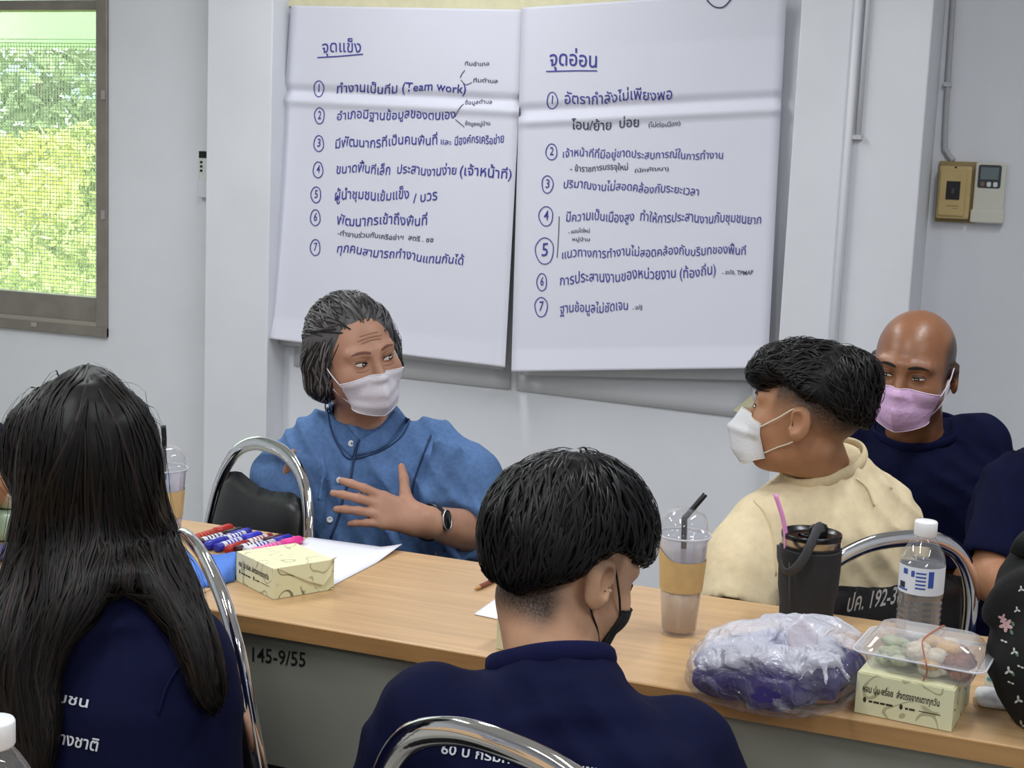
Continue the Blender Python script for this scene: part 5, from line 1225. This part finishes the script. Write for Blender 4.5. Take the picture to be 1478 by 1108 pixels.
# --- boy in navy, back of the head nearest the camera
def boy():
    hd = Head(atd(815, 812, 1.555), math.radians(152), math.radians(24), math.radians(0), .91)
    nb = atd(808, 970, 1.47); fw = unit(V(-.05, 1, 0)); pel = V(nb[0]-.005, nb[1]-.06, .49)
    prof = [(-.05, .165, .11, 0), (.3, .170, .115, 0), (.6, .176, .118, 0), (.76, .175, .112, 0), (.86, .150, .098, 0), (.93, .106, .08, 0), (1.0, .060, .062, 0)]
    SL, EL, WL = atd(622, 1042, 1.46), atd(560, 1200, 1.50), atd(640, 1120, 1.80)
    SR, ER, WR = atd(978, 1084, 1.50), atd(1050, 1225, 1.56), atd(960, 1150, 1.72)
    arms = [dict(pts=[SL, EL, WL], r=[.05, .04, .027], sleeve=[SL, EL*.85+SL*.15], sr=[.062, .058], hem=True), dict(pts=[SR, ER, WR], r=[.05, .04, .027], sleeve=[SR, ER*.85+SR*.15], sr=[.062, .058], hem=True)]
    hs = (simple_hand(WL, V(.3, 1, -.1), V(0, 0, -1), V(1, 0, 0)), simple_hand(WR, V(-.2, 1, -.1), V(0, 0, -1), V(-1, 0, 0)))
    def stub(l):
        x, y, z = np.abs(l[:, 0]), l[:, 1], l[:, 2]
        s = sstep(z, -.098, -.062)*sstep(y, .028, .055)*sstep(-x, -.070, -.052)+.55*sstep(z, -.004, .012)*sstep(y, -.03, -.015)*sstep(x, .05, .06)
        return np.clip(s, 0, 1)*.9
    o, body, bv, sh, sb, _ = build_person('person', 'person in navy with short black hair and a black mask, back to the camera', hd, nb, pel, fw, prof, arms, skinmat('skin_light', (188, 146, 116), (28, 24, 24), .5), M_NAVY, hands=hs, folds=.005, neck_r=.047, cr=.058, stub=stub, seed=31, hole=(.060, .05), shirt_name='t_shirt', head_kw=dict(wide=.98))
    eyes(hd, bv, o)
    face_mask(hd, bv, o, mat('mask_black', (18, 18, 20), .6, bump=.2, bscale=160), mat('mask_black_loop', (14, 14, 15), .7), ztop=-.018, zbot=-.118, half=64, tent=.122, pleats=1)
    ring_collar(o, hd, nb, M_NAVY2, .056, .0075, fw, (bv, sb))
    H = Field(hd.c-.17, hd.c+.17, .0048); R = hd.R; k = hd.k
    H.ell(hd.W((0, .018, .034)), np.array((.081, .099, .096))*k, R, .01); H.ell(hd.W((0, .054, .02)), np.array((.074, .056, .080))*k, R, .03)
    H.plane(hd.W((0, .0, .040)), unit(hd.R @ V(0, 1.15, 1)), .015)
    for x in (-1, 1): H.plane(hd.W((x*.068, 0, -.02)), unit(hd.R @ V(-x, 0, .60)), .012)
    H2 = Field(hd.c-.17, hd.c+.17, .0048); H2.ell(hd.W((0, -.012, .052)), np.array((.081, .097, .084))*k, R, .01); H2.plane(hd.W((0, 0, .040)), unit(hd.R @ V(0, -.10, 1)), .012); H2.ell(hd.W((0, -.105, -.005)), np.array((.06, .035, .045))*k, R, .02, 's')
    h_ = np.maximum(.02-np.abs(H.F-H2.F), 0)/.02; H.F = np.minimum(H.F, H2.F)-h_*h_*.005
    H.wrinkle(lambda X, Y, Z: .0026*snoise(X*1.3, Y*1.3, Z*.6, 70, 9))
    hv, hf = H.mesh(1); crown = V(.01, .055, .115)
    def comb(p):
        l = hd.L(p); d = l-crown; d[2] -= .05; return hd.R @ unit(d)
    hair_obj([(hv, hf), strands(hv, hf, comb, 2200, .07, .0030, 7, (.001, .007), 7, None, .5, .22)], hairmat('black_hair_full', (17, 16, 18), .4, .4), o)
    shirt_text(sb, o, '60 ปี กรมการพัฒนาชุมชน', (636, 1087), (868, 1121), 21, .016)
    return o

# --- girl with long hair
def girl():
    hd = Head(atd(128, 690, 1.60), math.radians(178), math.radians(8), 0, .88)
    nb = atd(140, 838, 1.55); fw = unit(V(-.02, 1, 0)); pel = V(nb[0]-.01, nb[1]-.05, .49)
    prof = [(-.05, .16, .11, 0), (.3, .155, .108, 0), (.6, .162, .110, 0), (.76, .160, .104, 0), (.86, .138, .090, 0), (.93, .098, .074, 0), (1.0, .054, .056, 0)]
    SL, EL, WL = atd(-45, 925, 1.52), atd(-120, 1120, 1.60), atd(-20, 1080, 1.85)
    SR, ER, WR = atd(258, 945, 1.50), atd(284, 1140, 1.56), atd(260, 1080, 1.80)
    arms = [dict(pts=[SL, EL, WL], r=[.045, .036, .025], sleeve=[SL, EL], sr=[.056, .054], hem=True), dict(pts=[SR, ER, WR], r=[.045, .036, .025], sleeve=[SR, ER], sr=[.056, .056], hem=True)]
    hs = (simple_hand(WL, V(.2, 1, -.1), V(0, 0, -1), V(1, 0, 0), .88), simple_hand(WR, V(-.2, 1, -.1), V(0, 0, -1), V(-1, 0, 0), .88))
    o, body, bv, sh, sb, bm_ = build_person('person', 'person with very long dark hair over a navy t-shirt, back to the camera', hd, nb, pel, fw, prof, arms, skinmat('skin_fair', (190, 150, 124)), M_NAVY, hands=hs, folds=.005, neck_r=.046, seed=41, hole=(.056, .046), shirt_name='t_shirt', legdir=(-.6, .8))
    eyes(hd, bv, o, wid=.014)
    shirt_text(sb, o, 'ง', (-6, 966), (5, 968), 21, .016); shirt_text(sb, o, 'ชุมชน', (66, 1009), (126, 1021), 21, .016)
    shirt_text(sb, o, 'สร้างชาติ', (62, 1068), (140, 1084), 25, .016)
    cu = catmull([(303, 905), (272, 945), (243, 985), (228, 1030)], 6); MB().tube([hit(sb, px, py, .0012, 1.45) for px, py in cu], .0018, 6).build('sleeve_seam', M_NAVY2, o, True)
    C0 = [[(95, 541), (45, 590), (26, 680), (18, 800), (14, 900), (26, 1000), (44, 1130)], [(105, 536), (65, 590), (50, 700), (44, 820), (46, 930), (58, 1030), (74, 1130)], [(112, 534), (90, 600), (80, 700), (76, 820), (76, 920), (82, 1020), (92, 1125)],
          [(118, 532), (116, 620), (112, 720), (106, 830), (100, 900), (96, 980), (100, 1070)], [(123, 532), (140, 620), (145, 720), (144, 800), (134, 850), (122, 900)], [(128, 532), (165, 620), (178, 720), (184, 800), (188, 842)], [(134, 533), (190, 620), (208, 720), (222, 800), (240, 852), (262, 885)],
          [(140, 536), (208, 610), (228, 700), (244, 790), (268, 860), (298, 925), (318, 1000)], [(146, 541), (220, 620), (240, 710), (258, 800), (286, 868), (314, 936), (331, 1012)], [(118, 530), (100, 600), (60, 680), (30, 800), (20, 880), (20, 960)], [(138, 534), (200, 640), (226, 740), (250, 830), (285, 892), (310, 960)]]
    G = []
    for gi, c in enumerate(C0):
        P = []
        for px, py in catmull(np.array(c, float), 5):
            py = py+26*max(0, 1-max(0, py-540)/250); px = 130+(px-130)*(.72 if py < 700 else .72+.16*min(1, (py-700)/160)) if px > 130 or py < 760 else 130+(px-130)*(.72+.28*min(1, max(0, py-760)/120))-34*min(1, max(0, py-860)/120)
            cand = [h for h in (hit(bv, px, py), hit(sb, px, py)) if h is not None]
            d0 = 1.60 if py < 800 else 1.52
            if cand: d0 = min(math.hypot(*q[:2]) for q in cand)-.014
            P.append([px, py, d0])
        P = np.array(P)
        for _ in range(4): P[1:-1, 2] = (P[:-2, 2]+P[1:-1, 2]*2+P[2:, 2])/4
        G.append(np.array([atd(*p) for p in P]))
    lo = np.min([g.min(0) for g in G], 0)-.07; hi = np.max([g.max(0) for g in G], 0)+.07
    H = Field(np.minimum(lo, hd.c-.13), np.maximum(hi, hd.c+.13), .0058); k = hd.k
    H.ell(hd.W((0, .018, .034)), np.array((.088, .104, .092))*k, hd.R, .01)
    H.ell(hd.W((0, -.10, -.04)), np.array((.06, .06, .09))*k, hd.R, .02, 's')
    for g in G:
        n = len(g); H.chain(g, [.0155-.008*(i/n)**2.5 for i in range(n)], .014)
    H.wrinkle(lambda X, Y, Z: .0022*snoise(X*1.4, Y*1.4, Z*.12, 95, 4))
    hv, hf = H.mesh(1)
    GP = np.vstack([g[:-1] for g in G]); GT = np.vstack([(g[1:]-g[:-1])/np.linalg.norm(g[1:]-g[:-1], axis=1)[:, None] for g in G])
    def comb(p): i = np.argmin(((GP-p)**2).sum(1)); return GT[i]
    s1 = strands(hv, hf, comb, 1700, .26, .0028, 10, (.0008, .003), 12, None, .1, .10)
    s2 = strands(hv, hf, comb, 140, .20, .0014, 9, (.004, .011), 13, None, .6, .14)
    hair_obj([(hv, hf), s1, s2], hairmat('long_dark_hair', (13, 11, 11), .46, .4, (30, 22, 19)), o)
    return o

# --- two people cut by the frame edges
def edge_person(side):
    if side > 0:
        hd = Head(atd(1562, 560, 2.60), math.radians(20), math.radians(8), 0, .95); nb = atd(1552, 650, 2.66); fw = unit(V(-.25, -1, 0))
        SL, EL, WL = atd(1640, 700, 2.66), atd(1650, 850, 2.6), atd(1560, 905, 2.45); SR, ER, WR = atd(1472, 705, 2.62), atd(1438, 832, 2.54), atd(1500, 880, 2.36)
        label = 'person in navy at the right edge, bare forearm behind the black floral bag'; sl2 = atd(1444, 800, 2.56)
    else:
        hd = Head(atd(-130, 520, 2.62), math.radians(40), math.radians(8), 0, .95); nb = atd(-112, 604, 2.68); fw = unit(V(.4, -1, 0))
        SL, EL, WL = atd(-36, 652, 2.66), atd(-30, 720, 2.58), atd(-6, 690, 2.45); SR, ER, WR = atd(-165, 655, 2.68), atd(-190, 780, 2.6), atd(-110, 765, 2.45)
        label = 'person in navy cut off by the left edge, beyond the long dark hair'; sl2 = atd(-32, 700, 2.60)
    pel = V(nb[0], nb[1]+.10, .50)
    prof = [(-.05, .17, .12, 0), (.3, .172, .122, 0), (.6, .175, .122, 0), (.78, .170, .112, 0), (.87, .145, .096, 0), (.94, .10, .08, 0), (1.0, .06, .062, 0)]
    arms = [dict(pts=[SL, EL, WL], r=[.048, .040, .027], sleeve=[SL, sl2 if side < 0 else EL*.8+SL*.2], sr=[.064, .058], hem=True), dict(pts=[SR, ER, WR], r=[.048, .044, .030], sleeve=[SR, sl2 if side > 0 else ER*.8+SR*.2], sr=[.064, .062], hem=True)]
    hs = (simple_hand(WL, V(-.4, -1, 0), V(0, 0, -1), V(-1, 0, 0)), simple_hand(WR, V(.5, -.6, 0), V(0, 0, -1), V(1, 0, 0)))
    o, body, bv, sh, sb, _ = build_person('person', label, hd, nb, pel, fw, prof, arms, skinmat('skin_medium', (176, 130, 100)), M_NAVY, hands=hs, folds=.005, seed=51+side, hole=(.062, .05), shirt_name='t_shirt', trous=M_BLUET)
    eyes(hd, bv, o); face_mask(hd, bv, o, bpy.data.materials['mask_white'], bpy.data.materials['mask_loop'])
    H = Field(hd.c-.17, hd.c+.15, .007); H.ell(hd.W((0, .02, .036)), np.array((.09, .105, .095))*hd.k, hd.R, .01); H.plane(hd.W((0, 0, .02)), unit(hd.R @ V(0, .8, 1)), .012)
    hv, hf = H.mesh(1); hair_obj([(hv, hf), strands(hv, hf, lambda p: hd.R @ unit(hd.L(p)-V(0, .05, .16)), 350, .06, .004, 6, (.001, .006), 3, None, .4, .2)], bpy.data.materials['black_hair_cropped'], o)
    return o
P_w = woman(); P_b = bald(); P_c = beige(); P_k = boy(); P_g = girl(); P_r = edge_person(1); P_l = edge_person(-1)
# chairs that carry the people whose own seats are hidden
for P_, rz, lb in ((P_w, math.radians(202), 'chair hidden under the person in the blue blouse'), (P_b, math.radians(172), 'chair hidden under the person with the pink mask'), (P_r, math.radians(166), 'chair hidden under the person at the right edge'), (P_l, math.radians(202), 'chair hidden under the person at the left edge')):
    c = copy_tree(ch1); c['label'] = lb; c.location = (P_.location[0]+.03*math.sin(rz), P_.location[1]-.03*math.cos(rz), 0); c.rotation_euler = (0, 0, rz); c.scale = (1, 1, .93)
st = empty('stool', (P_g.location[0], P_g.location[1], 0), 'round stool hidden under the long haired person', 'stool')
MB().lathe([(.02, .40), (.15, .40), (.155, .415), (.15, .43), (.01, .432)], (P_g.location[0], P_g.location[1], 0), 30).build('seat', M_VINYL, st, True)
for a in (45, 135, 225, 315):
    a = math.radians(a); MB().tube([(P_g.location[0]+.11*math.cos(a), P_g.location[1]+.11*math.sin(a), .40), (P_g.location[0]+.16*math.cos(a), P_g.location[1]+.16*math.sin(a), .005)], .011, 8).build('leg', M_CHROME, st, True)
# ------------------------------------------------------------ knotted clear bag of purple cloth
def plastic(name):
    m, nt, p = nodemat(name); nt.nodes.remove(p); out = nt.nodes['Material Output']
    tc = nt.nodes.new('ShaderNodeTexCoord'); n = nt.nodes.new('ShaderNodeTexNoise'); n.inputs['Scale'].default_value = 26; n.inputs['Detail'].default_value = 4; n.inputs['Distortion'].default_value = 1.6
    nt.links.new(tc.outputs['Object'], n.inputs['Vector']); b = nt.nodes.new('ShaderNodeBump'); b.inputs['Strength'].default_value = .9; b.inputs['Distance'].default_value = .02; nt.links.new(n.outputs['Fac'], b.inputs['Height'])
    t = nt.nodes.new('ShaderNodeBsdfTransparent'); t.inputs[0].default_value = (.93, .93, .96, 1); d = nt.nodes.new('ShaderNodeBsdfDiffuse'); d.inputs[0].default_value = (.72, .72, .82, 1); g = nt.nodes.new('ShaderNodeBsdfGlossy'); g.inputs['Roughness'].default_value = .12
    for x in (d, g): nt.links.new(b.outputs['Normal'], x.inputs['Normal'])
    at = nt.nodes.new('ShaderNodeAttribute'); at.attribute_name = 'cloud'
    m1 = nt.nodes.new('ShaderNodeMixShader'); nt.links.new(at.outputs['Fac'], m1.inputs[0]); nt.links.new(t.outputs[0], m1.inputs[1]); nt.links.new(d.outputs[0], m1.inputs[2])
    m2 = nt.nodes.new('ShaderNodeMixShader'); m2.inputs[0].default_value = .10; nt.links.new(m1.outputs[0], m2.inputs[1]); nt.links.new(g.outputs[0], m2.inputs[2]); nt.links.new(m2.outputs[0], out.inputs['Surface'])
    return m
bg_ = empty('plastic_bag', onz(1120, 965), 'knotted clear plastic bag of purple cloth lying by the table edge', 'plastic bag')
def Bp(px, py, z): return onz(px, py, TZ+z)
F = Field((-.47, 1.70, TZ-.01), (-.16, 2.10, TZ+.16), .0042)
body = [((1050, 975), .030, .050), ((1110, 985), .034, .058), ((1170, 975), .036, .056), ((1208, 962), .032, .044), ((1090, 950), .038, .060), ((1150, 945), .040, .062), ((1040, 960), .022, .038)]
for (px, py), z, r in body: F.ell(Bp(px, py, z), (r*1.05, r*1.0, z+.012), None, .03)
F.ell(Bp(1186, 930, .05), (.045, .045, .035), None, .02)
F.wrinkle(lambda X, Y, Z: .0045*snoise(X, Y, Z*1.2, 85, 3)+.002*snoise(X, Y, Z, 190, 4))
F.plane((0, 0, TZ+.001), (0, 0, 1))
bv_, bf_ = F.mesh(1); film = mesh_obj('film', bv_, bf_, plastic('clear_film'), bg_)
pxs = np.array([((q-CAM) @ _r)/((q-CAM) @ _f)*FPX+IW/2 for q in bv_]); h = (bv_[:, 2]-TZ)
cl_ = .05+.58*sstep(h+.012*snoise(bv_[:, 0], bv_[:, 1], bv_[:, 2], 60, 6)+.016*sstep(-pxs, -1080, -1010), .062, .080)+.16*sstep(snoise(bv_[:, 0], bv_[:, 1], bv_[:, 2], 120, 9), .35, .9)
attr(film, 'cloud', np.clip(cl_, 0, .8))
Q = Field((-.47, 1.70, TZ-.01), (-.16, 2.10, TZ+.16), .005)
for (px, py), z, r in body: Q.ell(Bp(px, py, z*.86), (r*.90, r*.88, z*.86), None, .02)
Q.wrinkle(lambda X, Y, Z: .005*snoise(X*1.3, Y, Z*1.6, 70, 12)+.003*snoise(X, Y, Z, 150, 14)); Q.plane((0, 0, TZ+.004), (0, 0, 1))
qv, qf = Q.mesh(1); mesh_obj('folded_cloth', qv, qf, mat('purple_cloth', (52, 42, 108), .7, noise=.3, nscale=24), bg_)
Q = Field((-.47, 1.70, TZ-.01), (-.16, 2.10, TZ+.16), .005); Q.chain([Bp(1150, 1004, .012), Bp(1190, 1000, .013), Bp(1226, 985, .012)], [.012, .015, .012], .01); Q.plane((0, 0, TZ+.003), (0, 0, 1)); qv, qf = Q.mesh(1); mesh_obj('brown_bundle', qv, qf, mat('tan_bundle', (176, 124, 88), .6, noise=.15, nscale=40), bg_)
Q = Field((-.47, 1.70, TZ-.01), (-.16, 2.10, TZ+.18), .005); Q.chain([Bp(1085, 925, .062), Bp(1110, 925, .07), Bp(1140, 930, .066)], [.010, .014, .010], .01); qv, qf = Q.mesh(1); mesh_obj('blue_wrapper', qv, qf, mat('blue_wrapper', (66, 110, 196), .5), bg_)
k0 = Bp(1186, 952, .078); R3 = random.Random(5)
Q = Field(k0-.055, k0+.045, .0028); Q.ell(k0, (.013, .012, .011), None, .004)
for k in range(11):
    a = k/11*6.28+R3.uniform(-.2, .2); L_ = R3.uniform(.022, .042); Q.chain([k0, k0+V(math.cos(a)*L_*.5, math.sin(a)*L_*.5, .001), k0+V(math.cos(a)*L_, math.sin(a)*L_, -.020*L_/.03)], [.006, .0038, .0012], .006)
Q.wrinkle(lambda X, Y, Z: .0014*snoise(X, Y, Z, 260, 31)); qv, qf = Q.mesh(1); kn = mesh_obj('knot', qv, qf, bpy.data.materials['clear_film'], bg_); attr(kn, 'cloud', np.full(len(qv), .6))
ea = MB(); e0 = Bp(1160, 938, .078)
g = []
for i in range(9):
    t = i/8; w = .010+.012*math.sin(t*PI)*(1-t*.3); c_ = e0+V(-.006*t, .004*t, .040*t); g.append([c_+V(math.cos(.5)*w*s, math.sin(.5)*w*s, -.004*abs(s)+.003*math.sin(s*4+i)) for s in np.linspace(-1, 1, 9)])
solid(MB().grid(g).build('bag_ear', mat('film_ear', (224, 216, 228), .35, bump=.3, bscale=60), bg_, True), .001)

# ------------------------------------------------------------ black floral bag at the right
fb = empty('fabric_bag', (.10, 1.87, TZ), 'black floral fabric bag standing on the table at the right edge', 'bag')
M_BAG = mat('black_bag_fabric', (9, 9, 11), .85, noise=.1, nscale=60, bump=.3, bscale=26)
Fb = Field((-.16, 1.70, TZ-.01), (.40, 2.08, TZ+.36), .006)
B0 = lambda px, py, d: atd(px, py, d)
Fb.chain([B0(1556, 1035, 1.85), B0(1534, 950, 1.86), B0(1520, 880, 1.86)], [.072, .084, .062], .03)
Fb.chain([V(.20, 1.88, TZ+.05), V(.20, 1.88, TZ+.16), V(.17, 1.88, TZ+.22)], [.080, .084, .05], .04)
Fb.chain([B0(1490, 850, 1.86), B0(1462, 862, 1.85), B0(1432, 884, 1.84)], [.030, .022, .008], .025)
Fb.chain([B0(1492, 790, 1.88), B0(1486, 830, 1.87)], [.016, .03], .02)
Fb.cone(B0(1492, 838, 1.80), B0(1446, 876, 1.80), .016, .006, .012, 's'); Fb.wrinkle(lambda X, Y, Z: .004*snoise(X*1.5, Y*1.5, Z*.5, 60, 21)+.004*np.sin(np.arctan2(Y-1.87, X-.09)*14)*np.clip((Z-TZ-.08)*8, 0, 1)); Fb.plane((0, 0, TZ+.001), (0, 0, 1))
fv, ff = Fb.mesh(1); mesh_obj('bag_body', fv, ff, M_BAG, fb); fbv = bvh_of(fv, ff)
MB().tube(catmull([B0(1470, 800, 1.86), B0(1478, 784, 1.86), B0(1500, 770, 1.88), B0(1540, 765, 1.9), B0(1580, 800, 1.9)], 6), .012, 10, flat=(1, .5)).build('handle', M_BAG, fb, True)
m_pk, m_wh, m_gn = mat('print_pink', (196, 158, 160), .7), mat('print_white', (190, 192, 186), .7), mat('print_green', (86, 112, 92), .7)
def petal(mb, px, py, r, a):
    pts = []
    for k in range(9):
        t = 2*PI*k/9; ex, ey = r*math.cos(t), r*.55*math.sin(t); q = hit(fbv, px+ex*math.cos(a)-ey*math.sin(a), py+ex*math.sin(a)+ey*math.cos(a), .0012)
        if q is None: return
        pts.append(q)
    mb.add(pts, [tuple(range(9))])
bp, bw, bgn = MB(), MB(), MB()
for px, py, r, k, mb in ((1452, 902, 6, 5, bp), (1447, 892, 4, 4, bp), (1468, 880, 3, 3, bw), (1464, 940, 3.5, 3, bw), (1456, 968, 4, 3, bw), (1470, 1010, 4, 3, bw), (1474, 850, 3, 3, bw), (1459, 985, 3, 2, bw), (1473, 962, 3, 2, bw), (1474, 1046, 4, 3, bw), (1449, 925, 3, 2, bw)):
    for q in range(k): a = 2*PI*q/k+.4; petal(mb, px+r*.9*math.cos(a), py+r*.9*math.sin(a), r*.85, a)
for px, py in ((1460, 912), (1462, 900), (1468, 944), (1462, 972)): petal(bgn, px, py, 4, 1.1)
for b_, m_, n_ in ((bp, m_pk, 'pink_flower_print'), (bw, m_wh, 'white_flower_print'), (bgn, m_gn, 'leaf_print')):
    if b_.v: b_.build(n_, m_, fb)
